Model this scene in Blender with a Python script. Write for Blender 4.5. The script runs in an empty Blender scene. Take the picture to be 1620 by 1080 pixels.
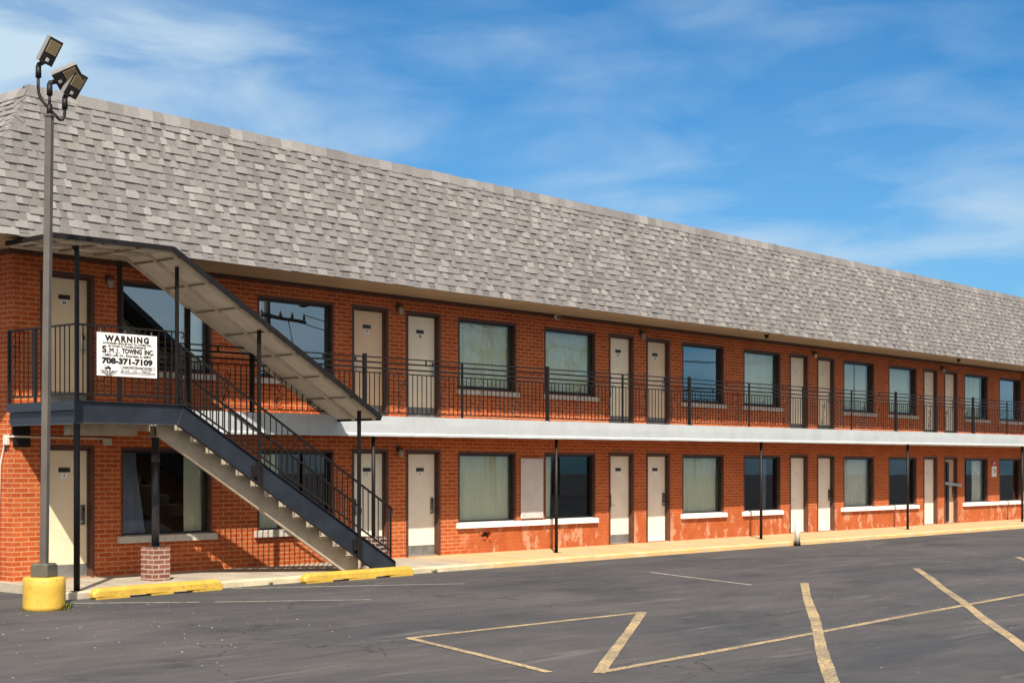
import bpy, math, random
from mathutils import Vector, Matrix
random.seed(11)
S = bpy.context.scene
COL = S.collection
R = math.radians
SUN = Vector((-0.667, -0.637, 1.0)).normalized()      # towards the sun

# ------------------------------------------------------------------ mesh helper
class MB:
    def __init__(s):
        s.v = []; s.f = []; s.m = []; s.sm = []; s.c = []
    def face(s, pts, m=0, sm=False, col=None):
        n = len(s.v)
        s.v += [tuple(p) for p in pts]
        s.f.append(tuple(range(n, n + len(pts)))); s.m.append(m); s.sm.append(sm); s.c.append(col)
    def hexa(s, a, m=0):       # a: 8 points, bottom ring 0-3 (ccw from above), top ring 4-7
        n = len(s.v); s.v += [tuple(p) for p in a]
        for q in ((3, 2, 1, 0), (4, 5, 6, 7), (0, 1, 5, 4), (1, 2, 6, 5), (2, 3, 7, 6), (3, 0, 4, 7)):
            s.f.append(tuple(n + i for i in q)); s.m.append(m); s.sm.append(False); s.c.append(None)
    def box(s, x0, x1, y0, y1, z0, z1, m=0):
        s.hexa([(x0, y0, z0), (x1, y0, z0), (x1, y1, z0), (x0, y1, z0),
                (x0, y0, z1), (x1, y0, z1), (x1, y1, z1), (x0, y1, z1)], m)
    def cbox(s, x0, x1, y0, y1, z0, z1, b=0.01, m=0):   # chamfered box (edges cut all round, vertical and top)
        ring = lambda d: [(x0 + d, y0), (x1 - d, y0), (x1, y0 + d), (x1, y1 - d), (x1 - d, y1), (x0 + d, y1), (x0, y1 - d), (x0, y0 + d)]
        def inset(r, k):
            cx, cy = (x0 + x1) / 2, (y0 + y1) / 2
            return [(x - math.copysign(k, x - cx), y - math.copysign(k, y - cy)) for x, y in r]
        r = ring(b)
        s.loft([[(x, y, z0) for x, y in inset(r, b)], [(x, y, z0 + b) for x, y in r],
                [(x, y, z1 - b) for x, y in r], [(x, y, z1) for x, y in inset(r, b)]], m)
    def loft(s, rings, m=0, sm=False, caps=True):
        n = len(s.v); k = len(rings[0])
        for r in rings: s.v += [tuple(p) for p in r]
        for i in range(len(rings) - 1):
            for j in range(k):
                a = n + i * k + j; b = n + i * k + (j + 1) % k
                s.f.append((a, b, b + k, a + k)); s.m.append(m); s.sm.append(sm); s.c.append(None)
        if caps:
            s.f.append(tuple(n + k - 1 - j for j in range(k))); s.m.append(m); s.sm.append(False); s.c.append(None)
            t = n + (len(rings) - 1) * k
            s.f.append(tuple(t + j for j in range(k))); s.m.append(m); s.sm.append(False); s.c.append(None)
    def bar(s, p, q, w, h, up=(0, 0, 1), m=0):   # rectangular bar from p to q: w sideways, h along up
        p = Vector(p); q = Vector(q); d = (q - p).normalized(); up = Vector(up)
        side = d.cross(up)
        if side.length < 1e-4: side = d.cross(Vector((0, 1, 0)))
        side.normalize(); u = side.cross(d).normalized()
        a = side * w / 2; b = u * h / 2
        s.loft([[p - a - b, p + a - b, p + a + b, p - a + b], [q - a - b, q + a - b, q + a + b, q - a + b]], m)
    def tube(s, pts, r, n=8, m=0, caps=True):
        pts = [Vector(p) for p in pts]
        rr = r if isinstance(r, (list, tuple)) else [r] * len(pts)
        rings = []; prev = None
        for i, p in enumerate(pts):
            d = (pts[min(i + 1, len(pts) - 1)] - pts[max(i - 1, 0)]).normalized()
            if prev is None:
                ref = Vector((0, 0, 1)) if abs(d.z) < .9 else Vector((1, 0, 0))
                a = d.cross(ref).normalized()
            else:
                a = (prev - d * prev.dot(d)).normalized()
            b = d.cross(a); prev = a
            rings.append([p + (a * math.cos(t) + b * math.sin(t)) * rr[i] for t in [2 * math.pi * k / n for k in range(n)]])
        s.loft(rings, m, True, caps)
    def lathe(s, c, prof, n=20, m=0):
        c = Vector(c)
        s.loft([[c + Vector((r * math.cos(t), r * math.sin(t), z)) for t in [2 * math.pi * k / n for k in range(n)]] for r, z in prof], m, True)
    def prism(s, poly, y0, y1, m=0):     # poly in (x,z), extruded in y
        if y0 > y1: y0, y1 = y1, y0
        s.loft([[(x, y1, z) for x, z in poly], [(x, y0, z) for x, z in poly]], m)
    def oriented(s, c, ax, ay, az, hx, hy, hz, m=0):
        c = Vector(c); X = Vector(ax) * hx; Y = Vector(ay) * hy; Z = Vector(az) * hz
        s.hexa([c - X - Y - Z, c + X - Y - Z, c + X + Y - Z, c - X + Y - Z, c - X - Y + Z, c + X - Y + Z, c + X + Y + Z, c - X + Y + Z], m)
    def text(s, body, loc, size, xs=1.0, width=None, off=0.0, m=0, depth=.003, align='CENTER', space=1.0):
        cu = bpy.data.curves.new('t', 'FONT'); cu.body = body; cu.size = size; cu.align_x = align; cu.bevel_depth = off; cu.bevel_resolution = 0
        cu.space_character = space; cu.extrude = depth / 2; cu.resolution_u = 3
        ob = bpy.data.objects.new('t', cu); COL.objects.link(ob)
        dg = bpy.context.evaluated_depsgraph_get(); me = bpy.data.meshes.new_from_object(ob.evaluated_get(dg))
        if len(me.vertices):
            xsv = [v.co.x for v in me.vertices]
            w = max(xsv) - min(xsv)
            k = (width / w) if width else xs
            n = len(s.v)
            for v in me.vertices:
                s.v.append((loc[0] + v.co.x * k, loc[1] - v.co.z * (depth / (depth + 2 * off)), loc[2] + v.co.y))
            for p in me.polygons:
                s.f.append(tuple(n + i for i in p.vertices)); s.m.append(m); s.sm.append(False); s.c.append(None)
        bpy.data.objects.remove(ob); bpy.data.curves.remove(cu); bpy.data.meshes.remove(me)
    def build(s, name, mats, parent=None, fix=False):
        L = wloc(parent) if parent else Vector((0, 0, 0))
        me = bpy.data.meshes.new(name)
        me.from_pydata([tuple(Vector(v) - L) for v in s.v], [], s.f)
        if not isinstance(mats, (list, tuple)): mats = [mats]
        for m in mats: me.materials.append(m)
        me.polygons.foreach_set('material_index', s.m)
        me.polygons.foreach_set('use_smooth', s.sm)
        uv = me.uv_layers.new(name='UVMap').data
        for p in me.polygons:
            n = p.normal; ax = max(range(3), key=lambda i: abs(n[i]))
            for li in p.loop_indices:
                v = s.v[me.loops[li].vertex_index]
                uv[li].uv = (v[1], v[2]) if ax == 0 else ((v[0], v[2]) if ax == 1 else (v[0], v[1]))
        if any(c is not None for c in s.c):
            at = me.color_attributes.new('Col', 'FLOAT_COLOR', 'CORNER').data
            for p, c in zip(me.polygons, s.c):
                c = c or (1, 1, 1)
                for li in p.loop_indices: at[li].color = (c[0], c[1], c[2], 1)
        me.update()
        o = bpy.data.objects.new(name, me); COL.objects.link(o)
        if parent: o.parent = parent
        return o

def wloc(o):
    v = Vector((0, 0, 0))
    while o is not None:
        v += o.location; o = o.parent
    return v
def tag(o, label, cat, group=None):
    o['label'] = label; o['category'] = cat
    if group: o['group'] = group
    return o
def thing(name, loc, label, cat, group=None):
    o = bpy.data.objects.new(name, None); COL.objects.link(o); o.location = loc; o.empty_display_size = .2
    return tag(o, label, cat, group)
def structure(o, kind='structure'):
    o['kind'] = kind; return o

# ------------------------------------------------------------------ materials
def nt(name):
    m = bpy.data.materials.new(name); m.use_nodes = True
    t = m.node_tree; b = t.nodes['Principled BSDF']
    return m, t, b
def N(t, typ, **kw):
    n = t.nodes.new(typ)
    for k, v in kw.items():
        if k.startswith('i_'): n.inputs[k[2:].replace('_', ' ')].default_value = v
        else: setattr(n, k, v)
    return n
def ramp(t, src, stops):
    r = t.nodes.new('ShaderNodeValToRGB'); e = r.color_ramp.elements
    while len(e) < len(stops): e.new(.5)
    for el, (p, c) in zip(e, stops):
        el.position = p; el.color = (c, c, c, 1) if isinstance(c, (int, float)) else (*c, 1)
    t.links.new(src, r.inputs[0]); return r
def mix(t, fac, a, b, mode='MIX'):
    n = t.nodes.new('ShaderNodeMix'); n.data_type = 'RGBA'; n.blend_type = mode; n.clamp_factor = True
    for i, x in ((0, fac), (6, a), (7, b)):
        if isinstance(x, (int, float)): n.inputs[i].default_value = x
        elif isinstance(x, tuple): n.inputs[i].default_value = (*x, 1)
        else: t.links.new(x, n.inputs[i])
    return n.outputs[2]
def noise(t, scale, detail=4, rough=.6, vec=None, dist=0):
    n = N(t, 'ShaderNodeTexNoise'); n.inputs['Scale'].default_value = scale; n.inputs['Detail'].default_value = detail
    n.inputs['Roughness'].default_value = rough; n.inputs['Distortion'].default_value = dist
    if vec is None:
        vec = t.nodes.new('ShaderNodeNewGeometry').outputs['Position']
    t.links.new(vec, n.inputs['Vector'])
    return n.outputs['Fac']
def mapped(t, sc, src='pos', loc=(0, 0, 0)):
    m = t.nodes.new('ShaderNodeMapping'); m.inputs['Scale'].default_value = sc; m.inputs['Location'].default_value = loc
    o = t.nodes.new('ShaderNodeNewGeometry').outputs['Position'] if src == 'pos' else t.nodes.new('ShaderNodeUVMap').outputs[0]
    t.links.new(o, m.inputs['Vector']); return m.outputs[0]
def bump(t, b, h, strength=.3, dist=.01):
    n = t.nodes.new('ShaderNodeBump'); n.inputs['Strength'].default_value = strength; n.inputs['Distance'].default_value = dist
    t.links.new(h, n.inputs['Height']); t.links.new(n.outputs[0], b.inputs['Normal'])
def math_(t, op, a, b=0.0, c=None):
    n = t.nodes.new('ShaderNodeMath'); n.operation = op
    for i, x in enumerate((a, b) if c is None else (a, b, c)):
        if isinstance(x, (int, float)): n.inputs[i].default_value = x
        else: t.links.new(x, n.inputs[i])
    return n.outputs[0]

def plain(name, c, rough=.6, metal=0.0, var=.25, scale=6, bmp=.1, chips=None, spec=None):
    """paint or metal with cloudy wear, fine grain and optional chips of another colour"""
    m, t, b = nt(name)
    n1 = noise(t, scale, 5, .65); n2 = noise(t, scale * 14, 3, .6)
    dark = tuple(x * (1 - var) for x in c); lite = tuple(min(1, x * (1 + var * .6)) for x in c)
    col = mix(t, ramp(t, n1, [(.3, 0.), (.7, 1.)]).outputs[0], dark, lite)
    if chips:
        msk = ramp(t, noise(t, 18, 6, .7), [(chips[1], 0.), (chips[1] + .03, 1.)]).outputs[0]
        col = mix(t, msk, col, chips[0])
    t.links.new(col, b.inputs['Base Color'])
    rr = t.nodes.new('ShaderNodeMapRange'); rr.inputs[3].default_value = max(.05, rough - .12); rr.inputs[4].default_value = min(1, rough + .12)
    t.links.new(n1, rr.inputs[0]); t.links.new(rr.outputs[0], b.inputs['Roughness'])
    b.inputs['Metallic'].default_value = metal
    if spec is not None: b.inputs['Specular IOR Level'].default_value = spec
    if bmp: bump(t, b, n2, bmp, .004)
    return m

def brick(name, c1, c2, mortar, bw=.254, bh=.0762, ms=.012, painted=False, white=0.0):
    m, t, b = nt(name)
    uv = t.nodes.new('ShaderNodeUVMap').outputs[0]
    wob = N(t, 'ShaderNodeTexNoise'); wob.inputs['Scale'].default_value = 9; t.links.new(uv, wob.inputs['Vector'])
    wv = t.nodes.new('ShaderNodeVectorMath'); wv.operation = 'MULTIPLY_ADD'
    t.links.new(wob.outputs['Color'], wv.inputs[0]); wv.inputs[1].default_value = (.006, .006, 0); t.links.new(uv, wv.inputs[2])
    def bk(a, bcol, mo):
        k = t.nodes.new('ShaderNodeTexBrick'); k.offset = .5
        for nme, v in (('Scale', 1), ('Mortar Size', ms), ('Mortar Smooth', .25), ('Bias', 0), ('Brick Width', bw), ('Row Height', bh)): k.inputs[nme].default_value = v
        k.inputs['Color1'].default_value = (*a, 1); k.inputs['Color2'].default_value = (*bcol, 1); k.inputs['Mortar'].default_value = (*mo, 1)
        t.links.new(wv.outputs[0], k.inputs['Vector']); return k
    k = bk(c1, c2, mortar)
    fine = noise(t, 45, 5, .7); big = noise(t, 1.3, 5, .6)
    col = mix(t, .8, k.outputs['Color'], ramp(t, fine, [(.25, .62), (.75, 1.25)]).outputs[0], 'MULTIPLY')
    col = mix(t, .7, col, ramp(t, big, [(.3, .75), (.7, 1.15)]).outputs[0], 'MULTIPLY')
    fac = k.outputs['Fac']
    if painted:
        sx = t.nodes.new('ShaderNodeSeparateXYZ'); t.links.new(t.nodes.new('ShaderNodeNewGeometry').outputs['Position'], sx.inputs[0])
        # a coat of brick-red masonry paint over the lower wall, worn near its edges
        px = math_(t, 'ADD', sx.outputs['X'], math_(t, 'MULTIPLY', noise(t, 2.2, 4, .6), 1.6))
        pm = ramp(t, math_(t, 'MULTIPLY', math_(t, 'SUBTRACT', px, 1.3), .6), [(.25, 0.), (.75, 1.)]).outputs[0]
        pz = ramp(t, math_(t, 'SUBTRACT', 1.6, math_(t, 'ADD', sx.outputs['Z'], math_(t, 'MULTIPLY', noise(t, 1.7, 4, .6), .9))), [(.3, .25), (.62, 1.)]).outputs[0]
        pz2 = ramp(t, math_(t, 'SUBTRACT', 2.7, sx.outputs['Z']), [(.1, 0.), (.3, 1.)]).outputs[0]
        cov = math_(t, 'MULTIPLY', math_(t, 'MULTIPLY', pm, pz), pz2)
        cov = math_(t, 'MULTIPLY', cov, .92)
        paint = mix(t, ramp(t, noise(t, 3.1, 6, .65), [(.3, 0.), (.7, 1.)]).outputs[0], (.32, .066, .018), (.44, .115, .034))
        col = mix(t, cov, col, paint)
        # pale peeling and efflorescence under the sills
        lowz = ramp(t, sx.outputs['Z'], [(.1, 1.), (.62, .7), (.75, 0.)]).outputs[0]
        pe = ramp(t, noise(t, 2.6, 8, .72, mapped(t, (1, 1, .7))), [(.52, 0.), (.585, 1.)]).outputs[0]
        pe = math_(t, 'MULTIPLY', math_(t, 'MULTIPLY', pe, pm), math_(t, 'MULTIPLY', lowz, .62))
        col = mix(t, pe, col, (.60, .36, .235))
        fac = math_(t, 'MULTIPLY', fac, math_(t, 'SUBTRACT', 1, math_(t, 'MULTIPLY', cov, .7)))
    t.links.new(col, b.inputs['Base Color']); b.inputs['Roughness'].default_value = .85
    b.inputs['Specular IOR Level'].default_value = .25
    h = math_(t, 'SUBTRACT', math_(t, 'MULTIPLY', fine, .25), fac)
    bump(t, b, h, .6, .006)
    return m

def shingle_mat():
    m, t, b = nt('asphalt_shingle')
    at = t.nodes.new('ShaderNodeAttribute'); at.attribute_name = 'Col'
    g = noise(t, 260, 3, .8); g2 = noise(t, 60, 3, .7); st = noise(t, 1.1, 5, .6, mapped(t, (1, 1, .45)))
    col = mix(t, .9, at.outputs['Color'], ramp(t, g, [(.3, .6), (.7, 1.3)]).outputs[0], 'MULTIPLY')
    col = mix(t, .8, col, ramp(t, g2, [(.3, .72), (.7, 1.24)]).outputs[0], 'MULTIPLY')
    col = mix(t, .6, col, ramp(t, st, [(.3, .8), (.7, 1.12)]).outputs[0], 'MULTIPLY')
    t.links.new(col, b.inputs['Base Color']); b.inputs['Roughness'].default_value = .95; b.inputs['Specular IOR Level'].default_value = .15
    bump(t, b, g, .5, .004); return m

def asphalt_mat():
    m, t, b = nt('asphalt')
    a = noise(t, .22, 6, .6, mapped(t, (1, 1.8, 1)), .6); c = noise(t, 1.4, 6, .65, mapped(t, (.6, 2.2, 1)), .8); g = noise(t, 180, 3, .75); g3 = noise(t, 38, 4, .7)
    col = mix(t, ramp(t, a, [(.32, 0.), (.68, 1.)]).outputs[0], (.037, .039, .045), (.080, .072, .071))
    col = mix(t, .8, col, ramp(t, c, [(.28, .78), (.72, 1.22)]).outputs[0], 'MULTIPLY')
    col = mix(t, .7, col, ramp(t, g, [(.3, .65), (.7, 1.45)]).outputs[0], 'MULTIPLY')
    col = mix(t, .5, col, ramp(t, g3, [(.3, .75), (.7, 1.3)]).outputs[0], 'MULTIPLY')
    # tar streaks and pale dusty scuffs drawn out along the lot
    st = ramp(t, noise(t, 1.0, 7, .62, mapped(t, (.35, 2.6, 1)), 1.2), [(.58, 0.), (.72, 1.)]).outputs[0]
    col = mix(t, math_(t, 'MULTIPLY', st, .5), col, (.165, .145, .135))
    dk = ramp(t, noise(t, .8, 6, .6, mapped(t, (.5, 1.9, 1), loc=(7, 3, 0)), 1.0), [(.6, 0.), (.75, 1.)]).outputs[0]
    col = mix(t, math_(t, 'MULTIPLY', dk, .55), col, (.028, .026, .029))
    # hairline cracks
    vo = t.nodes.new('ShaderNodeTexVoronoi'); vo.feature = 'DISTANCE_TO_EDGE'; vo.inputs['Scale'].default_value = .42
    wv = t.nodes.new('ShaderNodeVectorMath'); wv.operation = 'MULTIPLY_ADD'
    nz = N(t, 'ShaderNodeTexNoise'); nz.inputs['Scale'].default_value = 1.6; nz.inputs['Detail'].default_value = 6
    pos = t.nodes.new('ShaderNodeNewGeometry').outputs['Position']
    t.links.new(pos, nz.inputs['Vector']); t.links.new(nz.outputs['Color'], wv.inputs[0]); wv.inputs[1].default_value = (1.4, 1.4, 0); t.links.new(pos, wv.inputs[2])
    t.links.new(wv.outputs[0], vo.inputs['Vector'])
    cr = math_(t, 'MULTIPLY', ramp(t, vo.outputs['Distance'], [(0., 1.), (.006, 0.)]).outputs[0], ramp(t, noise(t, .5, 3, .5), [(.5, 0.), (.62, 1.)]).outputs[0])
    col = mix(t, cr, col, (.012, .012, .012))
    # scattered pale grit
    v2 = t.nodes.new('ShaderNodeTexVoronoi'); v2.inputs['Scale'].default_value = 5.5; t.links.new(pos, v2.inputs['Vector'])
    gr = math_(t, 'MULTIPLY', ramp(t, v2.outputs['Distance'], [(.05, 1.), (.085, 0.)]).outputs[0], ramp(t, noise(t, .9, 5, .7), [(.46, 0.), (.56, 1.)]).outputs[0])
    sel = ramp(t, v2.outputs['Color'], [(.45, 0.), (.5, 1.)]).outputs[0]
    col = mix(t, math_(t, 'MULTIPLY', gr, sel), col, (.5, .46, .40))
    v3 = t.nodes.new('ShaderNodeTexVoronoi'); v3.inputs['Scale'].default_value = 17; t.links.new(pos, v3.inputs['Vector'])
    g4 = math_(t, 'MULTIPLY', ramp(t, v3.outputs['Distance'], [(.10, 1.), (.16, 0.)]).outputs[0], ramp(t, noise(t, .7, 6, .75, mapped(t, (1, 1.6, 1), loc=(2, 9, 0))), [(.54, 0.), (.66, 1.)]).outputs[0])
    g4 = math_(t, 'MULTIPLY', g4, ramp(t, v3.outputs['Color'], [(.5, 0.), (.62, 1.)]).outputs[0])
    col = mix(t, math_(t, 'MULTIPLY', g4, .8), col, (.42, .38, .33))
    # round oil drips left by parked cars
    v4 = t.nodes.new('ShaderNodeTexVoronoi'); v4.inputs['Scale'].default_value = .55; t.links.new(wv.outputs[0], v4.inputs['Vector'])
    oil = math_(t, 'MULTIPLY', ramp(t, v4.outputs['Distance'], [(.12, 1.), (.30, 0.)]).outputs[0], ramp(t, noise(t, 3.5, 5, .7), [(.42, 0.), (.6, 1.)]).outputs[0])
    col = mix(t, math_(t, 'MULTIPLY', oil, .5), col, (.022, .021, .022))
    t.links.new(col, b.inputs['Base Color']); b.inputs['Roughness'].default_value = .82; b.inputs['Specular IOR Level'].default_value = .3
    bump(t, b, math_(t, 'ADD', g, math_(t, 'MULTIPLY', cr, -2)), .5, .006)
    return m

def concrete_mat(name, c, yellow=0.0, joints=True):
    m, t, b = nt(name)
    n1 = noise(t, 1.6, 7, .65); n2 = noise(t, 70, 4, .7)
    col = mix(t, ramp(t, n1, [(.3, 0.), (.7, 1.)]).outputs[0], tuple(x * .72 for x in c), tuple(min(1, x * 1.15) for x in c))
    col = mix(t, .5, col, ramp(t, n2, [(.3, .75), (.7, 1.2)]).outputs[0], 'MULTIPLY')
    if yellow:
        sx = t.nodes.new('ShaderNodeSeparateXYZ'); t.links.new(t.nodes.new('ShaderNodeNewGeometry').outputs['Position'], sx.inputs[0])
        px = ramp(t, math_(t, 'ADD', math_(t, 'MULTIPLY', sx.outputs['X'], .2), .2), [(.0, 0.), (.3, 1.)]).outputs[0]
        w = ramp(t, noise(t, 2.3, 8, .7), [(.35, .2), (.62, 1.)]).outputs[0]
        col = mix(t, math_(t, 'MULTIPLY', math_(t, 'MULTIPLY', px, w), yellow), col, (.60, .36, .13))
    if joints:
        br = t.nodes.new('ShaderNodeTexBrick'); br.offset = 0
        for nme, v in (('Scale', 1), ('Mortar Size', .012), ('Brick Width', 1.55), ('Row Height', 8)): br.inputs[nme].default_value = v
        t.links.new(mapped(t, (1, 1, 1), loc=(.4, 4, 0)), br.inputs['Vector'])
        col = mix(t, br.outputs['Fac'], col, (.06, .05, .04))
    t.links.new(col, b.inputs['Base Color']); b.inputs['Roughness'].default_value = .9; b.inputs['Specular IOR Level'].default_value = .25
    bump(t, b, n2, .35, .004); return m

def paintline_mat():
    m, t, b = nt('worn_yellow_line_paint')
    w = ramp(t, noise(t, 22, 7, .78), [(.38, 0.), (.56, 1.)]).outputs[0]
    w2 = ramp(t, noise(t, 1.3, 5, .65), [(.32, .35), (.6, 1.)]).outputs[0]
    col = mix(t, math_(t, 'MULTIPLY', w, w2), (.085, .078, .07), (.47, .335, .165))
    t.links.new(col, b.inputs['Base Color']); b.inputs['Roughness'].default_value = .85
    return m

def glass_mat(name, base, tint=(.80, .86, .84), k=1.0, refl=(1, 1, 1)):
    m = bpy.data.materials.new(name); m.use_nodes = True; t = m.node_tree; t.nodes.clear()
    out = t.nodes.new('ShaderNodeOutputMaterial'); mx = t.nodes.new('ShaderNodeMixShader')
    tr = t.nodes.new('ShaderNodeBsdfTransparent'); tr.inputs[0].default_value = (*tint, 1)
    gl = t.nodes.new('ShaderNodeBsdfGlossy'); gl.inputs['Roughness'].default_value = 0.0; gl.inputs['Color'].default_value = (*refl, 1)
    fr = t.nodes.new('ShaderNodeFresnel'); fr.inputs[0].default_value = 1.52
    f = math_(t, 'ADD', math_(t, 'MULTIPLY', fr.outputs[0], k), base)
    bn = t.nodes.new('ShaderNodeBump'); bn.inputs['Strength'].default_value = .02; bn.inputs['Distance'].default_value = .02
    t.links.new(noise(t, 1.2, 2, .4), bn.inputs['Height']); t.links.new(bn.outputs[0], gl.inputs['Normal'])
    t.links.new(f, mx.inputs[0]); t.links.new(tr.outputs[0], mx.inputs[1]); t.links.new(gl.outputs[0], mx.inputs[2]); t.links.new(mx.outputs[0], out.inputs[0])
    return m

M = {}
M['brick'] = brick('red_brick', (.37, .064, .015), (.485, .106, .026), (.56, .26, .125), ms=.0095, painted=True)
M['brick_side'] = brick('red_brick_side', (.375, .067, .018), (.475, .104, .028), (.56, .26, .13), ms=.0095)
M['pier_brick'] = brick('pier_brick', (.15, .055, .045), (.21, .085, .065), (.38, .29, .23), bw=.215, bh=.0762, ms=.0115)
M['dark_pier'] = brick('dark_pier_brick', (.05, .03, .03), (.09, .045, .04), (.42, .34, .28), bw=.215, bh=.0762, ms=.0115)
M['shingle'] = shingle_mat()
M['asphalt'] = asphalt_mat()
M['walk'] = concrete_mat('sidewalk_concrete', (.37, .32, .255), .85)
M['concrete'] = concrete_mat('concrete', (.47, .41, .33), 0, False)
M['stair_conc'] = plain('beige_stair_paint', (.43, .36, .275), .7, 0, .22, 4, .2)
M['stair_tread'] = plain('pale_tread_paint', (.52, .44, .34), .7, 0, .2, 4, .2)
M['kerb'] = concrete_mat('painted_kerb_yellow', (.52, .44, .30), .95, False)
M['line'] = paintline_mat()
M['whiteline'] = plain('worn_white_line_paint', (.40, .36, .31), .85, 0, .4, 9, .1, chips=((.09, .08, .075), .56))
M['yellow'] = plain('safety_yellow_paint', (.54, .34, .045), .6, 0, .22, 4, .35, chips=((.24, .19, .10), .60))
M['brown'] = plain('brown_trim_paint', (.085, .034, .021), .55, 0, .35, 5, .15)
M['darkframe'] = plain('dark_bronze_frame', (.012, .009, .008), .4, .0, .3, 5, .05)
M['black'] = plain('black_iron_paint', (.012, .010, .010), .5, 0, .4, 8, .2, spec=.25)
M['steel'] = plain('blue_black_steel_paint', (.018, .022, .032), .38, 0, .25, 3, .12)
M['sillgrey'] = plain('limestone_sill', (.52, .47, .41), .85, 0, .2, 7, .3)
M['sillwhite'] = plain('white_painted_sill', (.80, .76, .70), .7, 0, .14, 6, .2, chips=((.45, .25, .15), .66))
M['fascia'] = plain('white_metal_fascia', (.44, .465, .475), .5, 0, .09, 1.6, .06, chips=((.36, .33, .29), .625))
M['soffit'] = plain('tan_soffit', (.62, .45, .27), .65, 0, .14, 2, .1)
M['plate'] = plain('black_name_plate', (.012, .011, .010), .4, 0, .2, 8, 0)
M['white'] = plain('white_plate', (.80, .79, .76), .5, 0, .06, 5, 0)
M['ink'] = plain('black_ink', (.010, .010, .011), .6, 0, .1, 5, 0)
M['red'] = plain('red_notice_paint', (.42, .03, .025), .5, 0, .15, 5, 0)
M['kick'] = plain('grey_kick_plate', (.20, .195, .185), .45, .3, .3, 6, .1)
M['lock'] = plain('grey_lock_metal', (.14, .14, .14), .35, .7, .3, 9, .05)
M['chrome'] = plain('bright_lock_metal', (.55, .54, .52), .3, .8, .2, 9, .05)
M['pole'] = plain('bronze_pole_paint', (.098, .085, .076), .5, .1, .2, 2.5, .15)
M['polebase'] = plain('olive_pole_cover', (.085, .078, .058), .6, 0, .3, 6, .2, chips=((.5, .48, .42), .73))
M['lamphouse'] = plain('grey_lamp_housing', (.21, .20, .19), .5, .2, .15, 6, .1)
M['lampdark'] = plain('dark_lamp_face', (.03, .028, .027), .5, 0, .2, 6, .1)
M['led'] = plain('yellowed_led_lens', (.42, .33, .19), .25, 0, .12, 20, .1)
M['canopy'] = plain('beige_canopy_panel', (.78, .70, .58), .6, 0, .14, 2.4, .1)
M['canopybar'] = plain('tan_canopy_bar', (.62, .53, .40), .55, 0, .25, 6, .1)
M['curtain'] = plain('pale_curtain_cloth', (.80, .82, .66), .9, 0, .06, 3, 0)
M['curtainw'] = plain('white_curtain_cloth', (.84, .83, .74), .9, 0, .08, 3, 0)
M['curtainb'] = plain('blue_grey_curtain_cloth', (.20, .24, .33), .9, 0, .2, 3, 0)
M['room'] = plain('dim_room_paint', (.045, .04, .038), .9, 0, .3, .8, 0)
M['glassU'] = glass_mat('upper_window_glass', .22, (.93, .97, .93), 1.0, (.86, .95, 1.0))
M['glassC'] = glass_mat('curtained_window_glass', .075, (.95, .98, .95), 1.0, (.86, .95, 1.0))
M['glassL'] = glass_mat('lower_window_glass', .035, (.95, .97, .94), .9, (.85, .93, 1))
M['board'] = plain('grey_white_board', (.58, .54, .52), .5, 0, .1, 3, .05)
M['pipe'] = plain('white_conduit_paint', (.66, .56, .48), .5, 0, .25, 5, .1)
M['battenbrown'] = plain('tan_batten_paint', (.26, .20, .14), .6, 0, .3, 6, .1)
M['jar'] = plain('frosted_lamp_jar', (.30, .26, .21), .25, 0, .2, 6, 0)
M['camw'] = plain('white_camera_shell', (.70, .62, .52), .4, 0, .1, 6, 0)
M['galv'] = plain('galvanised_bracket', (.48, .48, .46), .35, .7, .35, 14, .1)
M['leaf'] = plain('tree_leaf', (.075, .115, .028), .6, 0, .45, 1.2, 0)
M['bark'] = plain('bark', (.10, .07, .05), .9, 0, .4, 9, .5)
M['housewall'] = plain('dark_house_siding', (.12, .10, .085), .8, 0, .2, 3, .1)
M['houseroof'] = plain('dark_house_roof', (.05, .045, .045), .9, 0, .3, 6, .3)
M['weed'] = plain('weed_green', (.10, .12, .03), .7, 0, .4, 20, 0)
DOORC = {'26': (.74, .60, .40), '27': (.70, .50, .32), '28': (.80, .70, .54), '29': (.82, .72, .54), '30': (.74, .56, .38),
         '31': (.80, .67, .50), '32': (.78, .62, .45), '33': (.78, .63, .47), '34': (.79, .64, .48)}
def doormat(c): return plain('door_paint', c, .5, 0, .10, 2.2, .05, chips=(tuple(x * .72 for x in c), .68))

# ------------------------------------------------------------------ ground
g = MB(); g.face([(-400, -400, -.15), (400, -400, -.15), (400, 400, -.15), (-400, 400, -.15)])
structure(g.build('parking_lot', M['asphalt']))

WALK_Y = -1.98
sw = MB()
sw.loft([[(-9.2, WALK_Y + .16, z), (40, WALK_Y + .16, z), (40, .35, z + (.045 if z > -.1 else 0)), (-9.2, .35, z + (.045 if z > -.1 else 0))] for z in (-.4, -.05)])
structure(sw.build('sidewalk', M['walk']))
kb = MB()
def kerb_run(x0, x1, mb):
    n = max(2, int((x1 - x0) / .35)); rings = []
    for i in range(n + 1):
        x = x0 + (x1 - x0) * i / n
        j = lambda a: random.uniform(-a, a)
        rings.append([(x, WALK_Y - .02 + j(.012), -.4), (x, WALK_Y + .158, -.4), (x, WALK_Y + .158, -.046), (x, WALK_Y + .03 + j(.01), -.045 + j(.006)), (x, WALK_Y - .005 + j(.012), -.075 + j(.008))])
    mb.loft(rings)
for i in range(16):
    a = -9.2 + i * 3.06
    kerb_run(a, a + 3.04, kb)
structure(kb.build('kerb', M['kerb']))

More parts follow.
